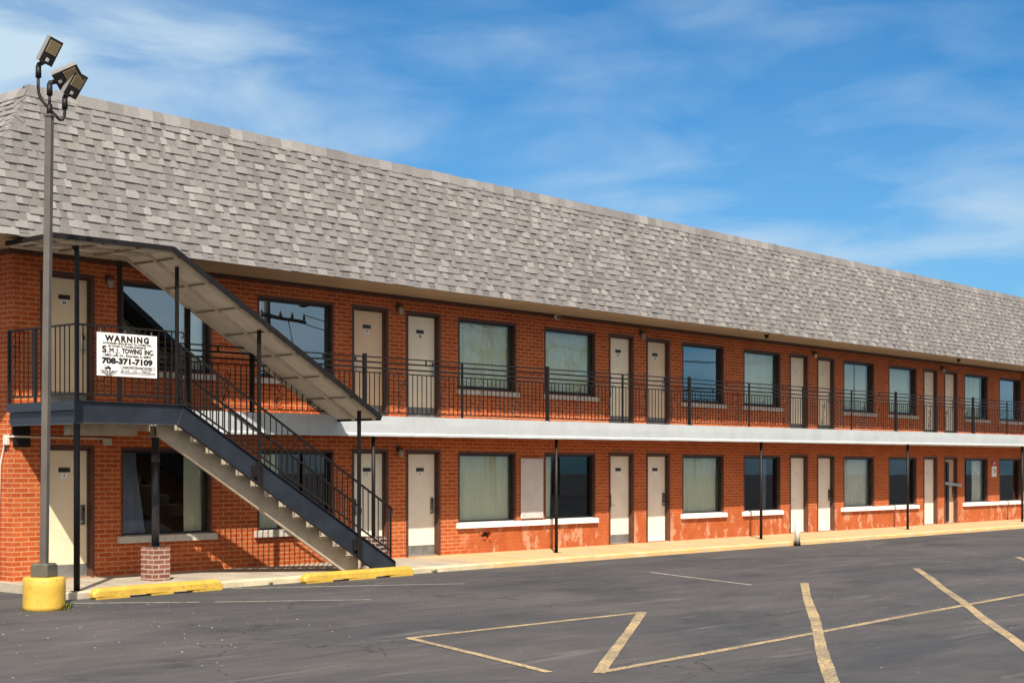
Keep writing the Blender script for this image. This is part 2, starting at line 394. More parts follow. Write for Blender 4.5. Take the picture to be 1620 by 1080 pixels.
ZL = -.146
def paint_line(p, q, w, m=M['line'], z=ZL, nm='parking_line'):
    p = Vector((*p, z)); q = Vector((*q, z)); d = q - p; n = max(6, int(d.length / .08)); s = Vector((-d.y, d.x, 0)).normalized()
    mb = MB(); prev = None; f = [random.uniform(.8, 2.2) for _ in range(4)]; h = [random.uniform(0, 6) for _ in range(4)]
    for i in range(n + 1):
        l = d.length * i / n; c = p + d * i / n + s * (.010 * math.sin(l * f[0] * .6 + h[0]) + .002 * math.sin(l * 3.1 * f[1] + h[1]))
        wl = w / 2 * (1 + .06 * math.sin(l * f[2] + h[2]) + .015 * math.sin(l * 5 * f[3] + h[3])) + random.uniform(-.0015, .0015)
        a = c + s * wl; b = c - s * wl
        if prev: mb.face([prev[1], b, a, prev[0]])
        prev = (a, b)
    structure(mb.build(nm, m))
paint_line((-9.68, -9.2), (-5.46, -9.40), .11)
paint_line((-9.68, -9.23), (-10.85, -12.2), .10, z=ZL + .002)
paint_line((-5.50, -9.38), (-10.6, -12.60), .12, z=ZL + .002)
paint_line((-10.55, -12.56), (1.2, -12.03), .11)
paint_line((1.2, -12.03), (9.5, -11.65), .11)
paint_line((.39, -8.41), (-12.2, -16.0), .13, z=ZL + .002)
paint_line((5.01, -8.17), (-8.5, -16.2), .13, z=ZL + .002)
paint_line((9.9, -8.1), (-3.9, -16.4), .13, z=ZL + .002)
paint_line((-9.65, -2.54), (-8.35, -3.74), .07, M['whiteline'], nm='worn_parking_line')
paint_line((-6.50, -2.14), (-3.36, -4.27), .07, M['whiteline'], nm='worn_parking_line')
paint_line((-8.21, -3.90), (-6.47, -5.28), .06, M['whiteline'], nm='worn_parking_line')
paint_line((.86, -4.98), (-.52, -7.98), .07, M['whiteline'], nm='worn_parking_line')
# ------------------------------------------------------------------ building
B = thing('motel_building', (0, 0, -.05), 'long two-storey red brick motel with a steep grey shingle roof', 'building')
XL, XR, DEP = -9.05, 40.0, 11.0
ZE = 5.106; ZR = 7.45
gs = lambda x: .005 * (x + 2)          # the gallery rises a little to the right

WIN_U = dict(A=(-7.07, -5.21), B=(-4.20, -2.36), C=(1.07, 2.90), D=(3.84, 5.67), E=(9.15, 11.01), F=(11.94, 13.78), G=(17.25, 19.10), H=(20.02, 21.87), I=(25.32, 27.16), J=(28.10, 29.95))
DOOR_U = {'26': (-8.56, -7.58), '27': (-1.90, -.93), '28': (-.44, .54), '29': (6.17, 7.14), '30': (7.64, 8.62), '31': (14.26, 15.24), '32': (15.74, 16.72), '33': (22.34, 23.32), '34': (23.82, 24.79)}
holes = []
for k, (a, b) in WIN_U.items():
    holes.append((a, b, .60, 2.09)); holes.append((a, b, 3.38, 4.84))
for k, (a, b) in DOOR_U.items():
    holes.append((a, b, 0.0, 2.12)); holes.append((a, b, 2.74, 4.86))
holes.append((1.80, 2.08, .27, .41))
xs = sorted({XL, XR} | {h[0] for h in holes} | {h[1] for h in holes})
zs = sorted({-.35, 5.3} | {h[2] for h in holes} | {h[3] for h in holes})
w = MB(); T = .10
inside = lambda x, z: any(h[0] < x < h[1] and h[2] < z < h[3] for h in holes)
for i in range(len(xs) - 1):
    for j in range(len(zs) - 1):
        x0, x1, z0, z1 = xs[i], xs[i + 1], zs[j], zs[j + 1]
        if not inside((x0 + x1) / 2, (z0 + z1) / 2):
            w.face([(x0, 0, z0), (x1, 0, z0), (x1, 0, z1), (x0, 0, z1)])
for a, b, c, d in holes:      # reveals
    w.face([(a, 0, c), (a, 0, d), (a, .12, d), (a, .12, c)]); w.face([(b, 0, d), (b, 0, c), (b, .12, c), (b, .12, d)])
    w.face([(a, 0, d), (b, 0, d), (b, .12, d), (a, .12, d)]); w.face([(b, 0, c), (a, 0, c), (a, .12, c), (b, .12, c)])
w.face([(1.80, .12, .27), (2.08, .12, .27), (2.08, .12, .41), (1.80, .12, .41)], 1)
# jagged brick rubble at the broken hole
for i in range(7):
    x = random.uniform(1.78, 2.1); z = random.choice([.275, .405]) + random.uniform(-.02, .02)
    w.oriented((x, random.uniform(.0, .03), z), (1, .2, .3), (0, 1, 0), (-.3, 0, 1), random.uniform(.02, .06), .03, random.uniform(.01, .03), 0)
w.build('front_wall', [M['brick'], M['room']], B)
w = MB()
w.face([(XL, DEP, -.35), (XL, 0, -.35), (XL, 0, 5.3), (XL, DEP, 5.3)])
w.face([(XR, 0, -.35), (XR, DEP, -.35), (XR, DEP, 5.3), (XR, 0, 5.3)])
w.face([(XR, DEP, -.35), (XL, DEP, -.35), (XL, DEP, 5.3), (XR, DEP, 5.3)])
w.box(30.02, XR - .01, -.11, -.002, -.2, 5.28)
w.build('side_wall', M['brick_side'], B)

# doors
def make_door(num, x0, x1, z0, zt, zo, mat_, lockside, plate=True, label=None, kick=True, number=None, lower=False, bar=False):
    lab = {}
    d = MB(); fw = .055
    mid = (x0 + x1) / 2
    # leaf
    d.box(x0 + fw, x1 - fw, .10, .145, z0 + .012, zt)
    o = d.build('door', mat_, B)
    if label: o['label'] = label
    f = MB()
    f.box(x0, x0 + fw, -.012, .16, z0, zo - fw); f.box(x1 - fw, x1, -.012, .16, z0, zo - fw); f.box(x0, x1, -.012, .16, zo - fw, zo)
    f.box(x0 + fw, x0 + fw + .02, .06, .098, z0, zt - .002); f.box(x1 - fw - .02, x1 - fw, .06, .098, z0, zt - .002)
    f.box(x0 + fw, x1 - fw, .06, .098, zt, zo - fw)
    f.build('door_frame', M['brown'], o)
    th = MB(); th.cbox(x0 + fw, x1 - fw, .02, .16, z0 - .03, z0 + .01, .004); th.build('threshold', M['galv'], o)
    if kick:
        k = MB(); k.box(x0 + fw + .025, x1 - fw - .025, .094, .099, z0 + .02, z0 + .21); k.build('kick_plate', M['kick'], o)
    if plate:
        p = MB(); p.cbox(mid - .105, mid + .105, .086, .0995, z0 + 1.685, z0 + 1.755, .003)
        p.box(mid + .055, mid + .085, .0835, .0862, z0 + 1.705, z0 + 1.735, 1)
        p.build('name_plate', [M['plate'], M['lock']], o)
        q = MB(); q.cbox(mid - .065, mid + .055, .088, .0995, z0 + 1.585, z0 + 1.675, .003)
        if number: q.text(number, (mid - .005, .0862, z0 + 1.605), .075, off=.002, m=1)
        q.build('number_plate', [M['white'], M['ink']], o)
    else:
        p = MB(); p.tube([(mid, .104, z0 + 1.62), (mid, .09, z0 + 1.62)], .014, 10); p.build('peephole', M['lock'], o)
    lx = x0 + fw + .10 if lockside < 0 else x1 - fw - .10
    h = MB(); h.cbox(lx - .035, lx + .035, .065, .0995, z0 + .84, z0 + 1.16, .006)
    h.box(lx - .022, lx + .022, .060, .0655, z0 + 1.06, z0 + 1.12, 1)
    h.tube([(lx, .066, z0 + .90), (lx, .03, z0 + .90), (lx - lockside * .11, .03, z0 + .895)], .010, 8, 2)
    h.build('lock', [M['lock'] if lower else M['chrome'], M['plate'], M['chrome']], o)
    for hz in (.25, 1.0, 1.8):
        hx = x1 - fw - .008 if lockside < 0 else x0 + fw + .008
        g_ = MB(); g_.tube([(hx, .09, z0 + hz - .05), (hx, .09, z0 + hz + .05)], .009, 8); g_.build('hinge', M['chrome'], o)
    r = MB(); r.box(x0 + fw, x1 - fw, .146, .17, z0 + .012, zt); r.build('door_back', M['room'], o)
    return o

low_num = {'26': '1', '27': '2', '28': '3'}
for i, (k, (a, b)) in enumerate(DOOR_U.items()):
    side = 1 if k in ('26', '28', '30', '32', '34') else -1
    sg = gs(a) * .4
    make_door(k, a, b, 2.755, 4.77, 4.86, doormat(DOORC[k]), side, plate=int(k) <= 30, number=k if int(k) <= 30 else None)
    lowc = {'26': (.76, .62, .43), '27': (.80, .72, .58), '28': (.78, .70, .58), '34': (.55, .36, .24)}.get(k, (.79, .70, .60))
    o = make_door(k, a, b, .0, 2.03, 2.12, doormat(lowc), side, plate=int(k) <= 30, number=low_num.get(k), lower=True, kick=int(k) <= 29)
    if k == '34':
        o['label'] = 'battered brown door with a grey bar across it'
        p = MB(); p.bar((a + .06, .06, 1.28), (b + .16, -.05, 1.20), .05, .09); p.bar((a + .35, .05, .05), (a + .35, .05, 1.95), .05, .14, up=(1, 0, 0), m=1); p.build('security_bar', [M['galv'], M['darkframe']], o)

# windows
def curtain(x0, x1, z0, z1, y, mat_, parent, amp=.042, n=None, flare=0.0, seed=0, top_v=0.0):
    rnd = random.Random(seed * 7 + 3)
    n = n or max(14, int((x1 - x0) / .028)); rows = 9
    ph = [rnd.uniform(0, 6.28) for _ in range(4)]; fr = [rnd.uniform(9, 13) * 1.0, rnd.uniform(22, 34), rnd.uniform(48, 62), rnd.uniform(3, 5)]
    mb = MB(); P = []
    for j in range(rows + 1):
        t = j / rows; row = []
        for i in range(n + 1):
            u = i / n; X = x0 + (x1 - x0) * u
            X += flare * (1 - t) * (u if flare > 0 else (1 - u))
            k = .5 + .7 * (1 - t)
            yy = y + amp * (math.sin(X * fr[0] + ph[0] + t * .5) * .6 + math.sin(X * fr[1] + ph[1] + .8 * math.sin(t * 3)) * .45 * k + math.sin(X * fr[2] + ph[2]) * .18)
            zz = z0 + (z1 - z0) * t - (top_v * (1 - abs(2 * u - 1)) if j == rows else 0)
            row.append((X, yy, zz))
        P.append(row)
    b0 = len(mb.v)
    for row in P: mb.v += row
    for j in range(rows):
        for i in range(n):
            a = b0 + j * (n + 1) + i
            mb.f.append((a, a + 1, a + n + 2, a + n + 1)); mb.m.append(0); mb.sm.append(True); mb.c.append(None)
    return mb.build('curtain', mat_, parent)

def make_window(x0, x1, z0, z1, upper, sill, curt, mull=None, sillmat=None, label=None):
    f = MB(); a = .045
    zz0 = z0
    # brown wooden surround, then a dark metal sash inside it
    f.box(x0, x0 + a, -.006, .15, zz0, z1 - a); f.box(x1 - a, x1, -.006, .15, zz0, z1 - a); f.box(x0, x1, -.006, .15, z1 - a, z1)
    o = f.build('window', M['brown'], B)
    if label: o['label'] = label
    s_ = MB(); i0, i1, j0, j1 = x0 + a, x1 - a, zz0, z1 - a; c = .04; bt = .07
    s_.box(i0, i0 + c, .07, .13, j0, j1); s_.box(i1 - c, i1, .07, .13, j0, j1)
    s_.box(i0 + c, i1 - c, .07, .13, j0, j0 + bt); s_.box(i0 + c, i1 - c, .07, .13, j1 - c, j1)
    if mull: s_.box(mull - .025, mull + .025, .068, .128, j0 + bt, j1 - c)
    s_.build('sash', M['darkframe'], o)
    g_ = MB(); g_.face([(i0 + c, .105, j0 + bt), (i1 - c, .105, j0 + bt), (i1 - c, .105, j1 - c), (i0 + c, .105, j1 - c)])
    g_.build('glass', (M['glassC'] if len(curt) and curt[0][1] - curt[0][0] > .4 else M['glassU']) if upper else M['glassL'], o)
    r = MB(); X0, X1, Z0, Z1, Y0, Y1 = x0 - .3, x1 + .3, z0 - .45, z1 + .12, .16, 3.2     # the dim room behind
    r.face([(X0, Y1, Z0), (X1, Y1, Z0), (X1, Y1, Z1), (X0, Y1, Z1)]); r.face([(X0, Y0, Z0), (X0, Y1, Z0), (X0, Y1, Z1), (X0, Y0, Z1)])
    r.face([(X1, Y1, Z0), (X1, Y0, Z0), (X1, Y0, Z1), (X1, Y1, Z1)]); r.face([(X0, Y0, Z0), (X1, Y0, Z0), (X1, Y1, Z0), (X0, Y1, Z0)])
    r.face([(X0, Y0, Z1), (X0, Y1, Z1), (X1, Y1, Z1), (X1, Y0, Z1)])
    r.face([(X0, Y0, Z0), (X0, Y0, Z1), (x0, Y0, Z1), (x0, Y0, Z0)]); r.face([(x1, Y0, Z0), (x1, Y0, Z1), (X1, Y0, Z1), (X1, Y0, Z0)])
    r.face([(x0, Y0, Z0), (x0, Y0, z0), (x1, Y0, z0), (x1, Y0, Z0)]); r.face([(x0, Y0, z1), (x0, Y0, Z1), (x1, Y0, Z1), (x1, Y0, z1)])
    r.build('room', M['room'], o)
    if sill:
        q = MB(); q.loft([[(sill[0], -.07, sill[2]), (sill[1], -.07, sill[2]), (sill[1], .10, sill[2]), (sill[0], .10, sill[2])],
                          [(sill[0], -.07, sill[3] - .02), (sill[1], -.07, sill[3] - .02), (sill[1], .10, sill[3]), (sill[0], .10, sill[3])]])
        q.build('sill', sillmat or M['sillgrey'], o)
    for sd, (u0, u1, mt, fl) in enumerate(curt):
        curtain(x0 + (x1 - x0) * u0, x0 + (x1 - x0) * u1, z0 + .03, z1 - .02, .21, M[mt], o, seed=int(abs(x0) * 100) + sd + (5 if upper else 0), flare=fl)
    return o

UC = dict(A=[(.70, 1.08, 'curtainw', 0)], B=[(.03, .13, 'curtainw', 0)], C=[(.02, 1.0, 'curtain', 0)], D=[(.02, 1.05, 'curtain', 0)], E=[], F=[(.02, 1.10, 'curtain', 0)],
          G=[(.02, .56, 'curtain', 0), (.57, 1.09, 'curtain', 0)], H=[(.02, 1.10, 'curtain', 0)], I=[(.02, .87, 'curtain', 0)], J=[(.02, .18, 'curtainw', .06), (.94, 1.08, 'curtain', 0)])
LC = dict(A=[(.76, 1.08, 'curtain', 0), (.03, .24, 'curtainb', .18)], B=[(.02, .34, 'curtain', 0)], C=[(.01, 1.06, 'curtain', 0)], D=[(.02, .28, 'curtain', 0)], E=[(.02, 1.08, 'curtain', 0)], F=[(.70, .78, 'curtainb', 0)],
          G=[(.02, 1.10, 'curtainw', 0)], H=[], I=[(.52, 1.04, 'curtainw', 0)], J=[])
for k, (a, b) in WIN_U.items():
    make_window(a, b, 3.38, 4.84, True, (a - .06, b + .06, 3.265, 3.379), UC[k], mull=(a + 1.40 if k == 'A' else None))
    lo = k in 'AB'
    sl = {'C': (1.02, 5.70), 'D': None, 'G': (17.1, 21.95), 'H': None, 'I': (25.2, 27.9), 'J': (27.98, 30.0)}.get(k, (a - .07, b + .07))
    sl = None if sl is None else (sl[0], sl[1], .515, .64 if not lo else .645)
    make_window(a, b, .60, 2.09, False, sl, LC[k], sillmat=M['sillgrey'] if lo else M['sillwhite'], mull=None)

# soffit boards, wall trim, roof deck
EX0, EY = -10.8, -1.36
sf = MB()
nb = 14; bw_ = (0 - EY - .06) / nb
for i in range(nb):
    y0 = EY + .03 + i * bw_
    sf.box(EX0 + .04, XR + 1.3, y0 + .008, y0 + bw_ - .014, 5.135, 5.16)
nb2 = 16; bx = (XL - EX0 - .06) / nb2
for i in range(nb2):
    x0 = EX0 + .03 + i * bx
    sf.box(x0 + .004, x0 + bx - .006, -.0, DEP + 1, 5.137, 5.17)
sf.face([(EX0, EY, 5.165), (XR + 1.4, EY, 5.165), (XR + 1.4, DEP + 1.2, 5.165), (EX0, DEP + 1.2, 5.165)], 1)
sf.build('soffit', [M['soffit'], M['darkframe']], B)
tr = MB(); tr.box(XL + .0, 30.0, -.045, -.001, 5.065, 5.134); tr.box(XL - .045, XL - .001, -.045, DEP, 5.065, 5.134)
tr.build('wall_trim', M['brown'], B)
ed = MB(); ed.box(EX0 + .01, XR + 1.4, EY + .004, EY + .03, 5.108, 5.164); ed.box(EX0 + .004, EX0 + .03, EY + .031, DEP + 1.2, 5.108, 5.164)
ed.build('drip_edge', M['lamphouse'], B)

XRI, YRI = -9.22, -.80         # top corner of the mansard
def shade(kind=1):
    r = random.random()
    if kind == 0: v = random.uniform(.165, .205)
    elif r < .18: v = random.uniform(.170, .195)
    elif r < .80: v = random.uniform(.200, .232)
    else: v = random.uniform(.245, .292)
    wm = random.uniform(-.005, .006)
    return (v * 1.0 + wm, v * .945 + wm * .3, v * .925 - wm * .3)
def shingle_face(mb, P0, U, V, Nn, H, lft, rgt):
    P0, U, V, Nn = Vector(P0), Vector(U), Vector(V), Vector(Nn)
    e = .1265; rows = int(H / e) + 1
    def pt(u, v, n): 
        u = min(max(u, lft(v)), rgt(v)); return P0 + U * u + V * v + Nn * n
    for r_ in range(rows):
        v0 = r_ * e; v1 = min(v0 + e + .03, H)
        if v1 <= v0 + .01: continue
        va = lambda: v0 + random.uniform(-.003, .003)
        u = lft(v0) - random.uniform(0, .4); end = rgt(v0); w0 = random.uniform(0, 6)
        while u < end:
            wd = random.uniform(.18, .40); c = shade(0); b = va()
            mb.face([pt(u, b, .010), pt(u + wd, b, .010), pt(u + wd, v1, .001), pt(u, v1, .001)], col=c)
            mb.face([pt(u, b, -.004), pt(u + wd, b, -.004), pt(u + wd, b, .010), pt(u, b, .010)], col=c)
            u += wd
        u = lft(v0) - random.uniform(0, .4)
        while u < end:        # laminated tabs, butted in runs with open slots between
            run = random.choice([1, 1, 2, 2, 3])
            for _ in range(run):
                wd = random.uniform(.09, .24); c = shade(); b = v0 + random.uniform(-.006, .002) + .004 * math.sin(u * .9 + w0)
                if u + wd > lft(v0) and lft(v1) < rgt(v1):
                    t0, t1 = .024 + random.uniform(-.004, .005), .006
                    q = [pt(u, b, t0), pt(u + wd, b, t0), pt(u + wd, v1 - .008, t1), pt(u, v1 - .008, t1)]
                    lo = [pt(u, b, .004), pt(u + wd, b, .004), pt(u + wd, v1 - .008, 0), pt(u, v1 - .008, 0)]
                    mb.face(q, col=c); mb.face([lo[0], lo[1], q[1], q[0]], col=c)
                    mb.face([lo[3], lo[0], q[0], q[3]], col=c); mb.face([lo[1], lo[2], q[2], q[1]], col=c)
                u += wd
            u += random.uniform(.07, .22)
rf = MB()
# front slope
V = Vector((0, YRI - EY, ZR - ZE)); H = V.length; V.normalize(); U = Vector((1, 0, 0)); Nn = U.cross(V)
shingle_face(rf, (0, EY, ZE), U, V, Nn, H, lambda v: EX0 + (XRI - EX0) * v / H, lambda v: XR + 1.4 + 0 * v)
# side slope
V2 = Vector((XRI - EX0, 0, ZR - ZE)); H2 = V2.length; V2.normalize(); U2 = Vector((0, -1, 0)); N2 = U2.cross(V2)
shingle_face(rf, (EX0, 0, ZE), U2, V2, N2, H2, lambda v: -(DEP + 1.2) + 0 * v, lambda v: -(EY + (YRI - EY) * v / H2))
# hip caps
A = Vector((EX0, EY, ZE)); Bp = Vector((XRI, YRI, ZR)); HL = (Bp - A).length; hd = (Bp - A) / HL
fs = (U - hd * U.dot(hd)).normalized(); ss = (-U2 - hd * (-U2).dot(hd)).normalized()
outn = (Nn + N2).normalized()
k = 0.0
while k < HL - .05:
    c = shade(); k2 = min(k + .22, HL + .06)
    p0 = A + hd * k + outn * .030; p1 = A + hd * k2 + outn * .014
    q0 = p0 + fs * .16 - outn * .012; q1 = p1 + fs * .16 - outn * .012; r0 = p0 + ss * .16 - outn * .012; r1 = p1 + ss * .16 - outn * .012
    rf.face([p0, q0, q1, p1], col=c); rf.face([r0, p0, p1, r1], col=c)
    rf.face([p0 - outn * .014, q0 - outn * .014, q0, p0], col=c); rf.face([r0 - outn * .014, p0 - outn * .014, p0, r0], col=c)
    k += .15
# ridge caps
x = XRI - .05
while x < XR + 1.4:
    c = shade(); c = tuple(v * 1.12 for v in c); l = random.uniform(.20, .34); dz = random.uniform(-.006, .008)
    a0 = Vector((x, YRI - .05, ZR - .12 + dz)); 
    up = Vector((0, YRI + .0, ZR + .035 + dz)); 
    f0 = (x, YRI - .062, ZR - .15 + dz); f1 = (x + l, YRI - .055, ZR - .15 + dz)
    rf.face([f0, f1, (x + l, YRI - .022, ZR + .028 + dz), (x, YRI - .03, ZR + .034 + dz)], col=c)
    rf.face([(x, YRI - .03, ZR + .034 + dz), (x + l, YRI - .022, ZR + .028 + dz), (x + l, YRI + .16, ZR + .03), (x, YRI + .16, ZR + .03)], col=c)
    rf.face([(x, YRI, ZR - .15), f0, (x, YRI - .03, ZR + .034 + dz), (x, YRI + .1, ZR + .03)], col=c)
    rf.face([(x, YRI, ZR - .15), (x + l, YRI, ZR - .15), f1, f0], col=c)
    x += l
y = YRI
while y < DEP:
    c = shade(); l = random.uniform(.22, .32)
    rf.face([(XRI - .13, y + l, ZR - .15), (XRI - .13, y, ZR - .15), (XRI - .02, y, ZR + .03), (XRI - .02, y + l, ZR + .03)], col=c)
    rf.face([(XRI - .02, y + l, ZR + .03), (XRI - .02, y, ZR + .03), (XRI + .16, y, ZR + .03), (XRI + .16, y + l, ZR + .03)], col=c)
    y += l
roof = rf.build('roof', M['shingle'], B)
rb = MB(); rb.box(XRI + .1, XR + 1.4, YRI + .12, DEP + .9, ZR - .3, ZR + .01)
rb.face([(XR + 1.4, EY, ZE), (XR + 1.4, DEP + 1, ZE), (XR + 1.4, DEP + 1, ZR), (XR + 1.4, YRI, ZR)])
rb.build('roof_deck', M['houseroof'], roof)

# gallery slab + fascia
GX0, GX1, GY = -7.20, 30.0, -1.0
sl = MB(); n = 24; rings = []
for i in range(n + 1):
    x = GX0 + (GX1 + 10 - GX0) * i / n; zz = gs(x)
    rings.append([(x, GY + .012, 2.36 + zz), (x, -.002, 2.40 + zz * .4), (x, -.002, 2.70 + zz * .3), (x, GY + .012, 2.70 + zz)])
sl.loft([r[::-1] for r in rings]); sl.build('gallery_slab', M['concrete'], B)
seams = [-7.2, -3.9, -1.25, 1.4, 3.3, 7.1, 11.2, 14.9, 17.3, 22.6, 26.8, 30.0, 34, 40]
for a, b in zip(seams, seams[1:]):
    fa = MB(); n = max(4, int((b - a) / .3)); rings = []
    for i in range(n + 1):
        x = a + .004 + (b - a - .008) * i / n
        zz = gs(x) + random.uniform(-.003, .003); d = random.uniform(-.005, .005) - .006 * math.sin(math.pi * i / n)
        rings.append([(x, GY + .01, 2.712 + zz), (x, GY - .012 + d * .3, 2.712 + zz), (x, GY - .014 + d, 2.56 + zz), (x, GY - .012 + d, 2.40 + zz), (x, GY - .045, 2.372 + zz), (x, GY - .045, 2.338 + zz), (x, GY + .01, 2.338 + zz)])
    fa.loft(rings); fa.build('fascia_panel', M['fascia'], B)

# white board and notice on the wall
bd = thing('wall_board', (3.38, 0, .66), 'blank greyish white board fixed to the brick between two ground floor windows', 'board')
p = MB(); p.cbox(3.02, 3.76, -.05, -.004, .66, 1.97, .018); p.build('board_panel', M['board'], bd)
p = MB()
for z in (.74, 1.89):
    for x in (3.09, 3.69): p.tube([(x, -.056, z), (x, -.046, z)], .010, 8)
p.build('screw', M['lock'], bd)
nb_ = thing('parking_notice', (27.64, 0, 1.5), 'small red and white notice on the brick pier far right', 'sign')
p = MB(); p.box(27.46, 27.82, -.02, -.003, 1.47, 1.82); p.build('white_plate', M['white'], nb_)
p = MB(); p.box(27.46, 27.82, -.021, -.003, 1.822, 2.02); p.box(27.60, 27.68, -.024, -.0212, 1.88, 1.96, 1); p.build('red_plate', [M['red'], M['white']], nb_)
p = MB(); p.prism([(27.56, 1.72), (27.70, 1.66), (27.60, 1.60), (27.62, 1.57), (27.76, 1.66), (27.58, 1.75)], -.024, -.0205); p.build('arrow', M['ink'], nb_)

# ------------------------------------------------------------------ stair with landing
YO, YI = -1.85, -1.05; XLAND = -7.51
ST = thing('outdoor_staircase', (-5, -1.4, -.05), 'black steel outdoor staircase with beige steps and a railed upper landing', 'staircase')
LX0, LX1 = -9.13, -7.22
def chan(mb, path, y, depth, h, m=0, fl=.07):
    """channel beam along a polyline in x-z: web at y, flanges towards +y"""
    pass
# front stringer: web plate + flanges following landing then slope
TOPL = [(LX0 - .02, 2.725), (LX1, 2.72), (-2.62, .085)]
BOTL = [(LX0 - .02, 2.415), (LX1 - .10, 2.425), (-3.20, .05)]
s1 = MB()
s1.prism([(LX0 - .02, 2.415), (LX1 - .10, 2.425), (LX1, 2.72), (LX0 - .02, 2.725)], YO - .012, YO)
s1.bar((LX0 - .02, YO - .005, 2.731), (LX1, YO - .005, 2.727), .085, .012); s1.bar((LX0 - .02, YO - .005, 2.409), (LX1 - .10, YO - .005, 2.419), .085, .012, m=1)
s1.bar((LX1 - .1, YO - .0135, 2.42), (LX1, YO - .0135, 2.72), .004, .008, up=(1, 0, 0), m=1)
s1.build('landing_beam', [M['steel'], M['lock']], ST)
s1 = MB()
s1.prism([(LX1 - .099, 2.425), (-3.10, -.03), (-2.62, -.03), (-2.62, .085), (LX1 + .001, 2.72)], YO - .012, YO)
s1.bar((LX1, YO - .005, 2.724), (-2.62, YO - .005, .091), .085, .012); s1.bar((LX1 - .10, YO - .005, 2.419), (-3.12, YO - .005, -.024), .085, .012)
s1.bar((-2.616, YO - .005, -.03), (-2.616, YO - .005, .088), .085, .010, up=(1, 0, 0))
s1.build('stringer', M['steel'], ST)
# side beam (left end), two tiers
s1 = MB()
s1.box(LX0 - .03, LX0 - .018, YO + .005, -.03, 2.60, 2.735); s1.box(LX0 + .03, LX0 + .042, YO + .04, -.03, 2.40, 2.598); s1.box(LX0 - .02, LX0 + .06, YO + .04, -.03, 2.392, 2.404, 1)
s1.box(LX0 - .034, LX0 + .03, YO - .02, YO + .004, 2.405, 2.738)
s1.build('side_beam', [M['steel'], M['lock']], ST)
s1 = MB(); s1.loft([[(-9.04, -.006, 2.08), (-8.75, -.006, 2.08), (-8.75, -.006, 2.62), (-9.04, -.006, 2.62)][::-1], [(-9.04, -.03, 2.08), (-8.75, -.03, 2.08), (-8.75, -.03, 2.62), (-9.04, -.03, 2.62)][::-1]])
s1.prism([(-9.03, 2.10), (-8.78, 2.10), (-8.95, 2.60), (-9.03, 2.60)], -.05, -.031)
s1.build('wall_bracket', M['black'], ST)
# landing slab and beams
s1 = MB(); s1.box(LX0 + .045, XLAND + .02, YO + .045, -.03, 2.56, 2.695); s1.build('landing_slab', M['concrete'], ST)
s1 = MB(); s1.box(LX1 - .30, LX1 + .01, YI + .05, -.03, 2.56, 2.695); s1.build('landing_slab', M['concrete'], ST)
s1 = MB(); s1.box(-8.75, LX1 - .32, YI - .06, YI + .10, 2.25, 2.555); s1.build('cross_beam', M['stair_conc'], ST)
s1 = MB(); s1.box(-7.32, -6.98, YI - .10, YI + .14, 2.232, 2.25); s1.box(-7.33, -6.97, YI - .115, YI - .101, 2.25, 2.42); s1.box(-7.25, -7.05, YI - .125, YI - .116, 2.27, 2.38, 1)
s1.build('post_bracket', [M['galv'], M['lock']], ST)
# solid beige stepped carriage, nosings, inner plate
YC = -1.62; XLAND = -7.51
s1 = MB(); s1.prism([(-6.98, 2.30), (-3.02, -.03), (-2.64, -.03), (-2.64, .12), (-6.98, 2.72)], YI + .001, YI + .03); s1.build('inner_stringer', M['stair_conc'], ST)
NR = 15; rise = .178
xb = lambda i: -6.67 + 1.702 * (2.03 - (2.70 - rise * i)); zt_ = lambda i: 2.70 - rise * i
poly = [(-7.50, 2.245), (-3.65, -.03), (xb(15), -.03)]
for i in range(14, 0, -1):
    poly += [(xb(i + 1), zt_(i) - .03), (xb(i), zt_(i) - .03)]
poly += [(xb(1), 2.55), (-7.50, 2.55)] if xb(1) > -7.50 else [(xb(1), 2.50)]
s1 = MB(); s1.prism(poly, YC, YC + .06); s1.build('carriage', M['stair_conc'], ST)
for i in range(1, NR):
    s1 = MB(); s1.cbox(xb(i) - .004, xb(i + 1) + .022, YC - .025, YI - .12, zt_(i) - .029, zt_(i), .006); s1.build('tread', M['stair_tread'], ST)
for i in range(1, NR + 1):
    s1 = MB(); s1.box(xb(i) + .0005, xb(i) + .006, YC + .061, YI - .122, max(zt_(i) + .001, -.03), zt_(i - 1) - .030); s1.build('riser', M['stair_conc'], ST)
# rails
def rail_pts(pts, mb, r=.016): 
    for a, b in zip(pts, pts[1:]): mb.bar(a, b, .034, .026)
rl = MB()
yR = YO - .0
top = [(LX0, -.05, 3.85), (LX0, yR, 3.85), (-7.30, yR, 3.855)]
bot = [(LX0, -.05, 2.83), (LX0, yR, 2.83), (-7.30, yR, 2.845)]
rail_pts(top, rl); rail_pts(bot, rl)
y = -.10
while y > yR + .05:
    rl.bar((LX0, y, 2.83), (LX0, y, 3.85), .014, .014); y -= .122
x = LX0 + .122
while x < -7.33:
    rl.bar((x, yR, 2.84), (x, yR, 3.85), .014, .014); x += .1215
for p in ((LX0, -.05), (LX0, -.78), (-7.34, yR)):
    rl.bar((p[0], p[1], 2.72), (p[0], p[1], 3.87), .035, .035)
rl.tube([(-7.30, yR, 3.855), (-7.22, yR, 3.855), (-7.20, yR, 3.83), (-7.215, yR, 3.78), (-7.25, yR, 3.775)], .013, 8)
rl.build('landing_railing', M['black'], ST)
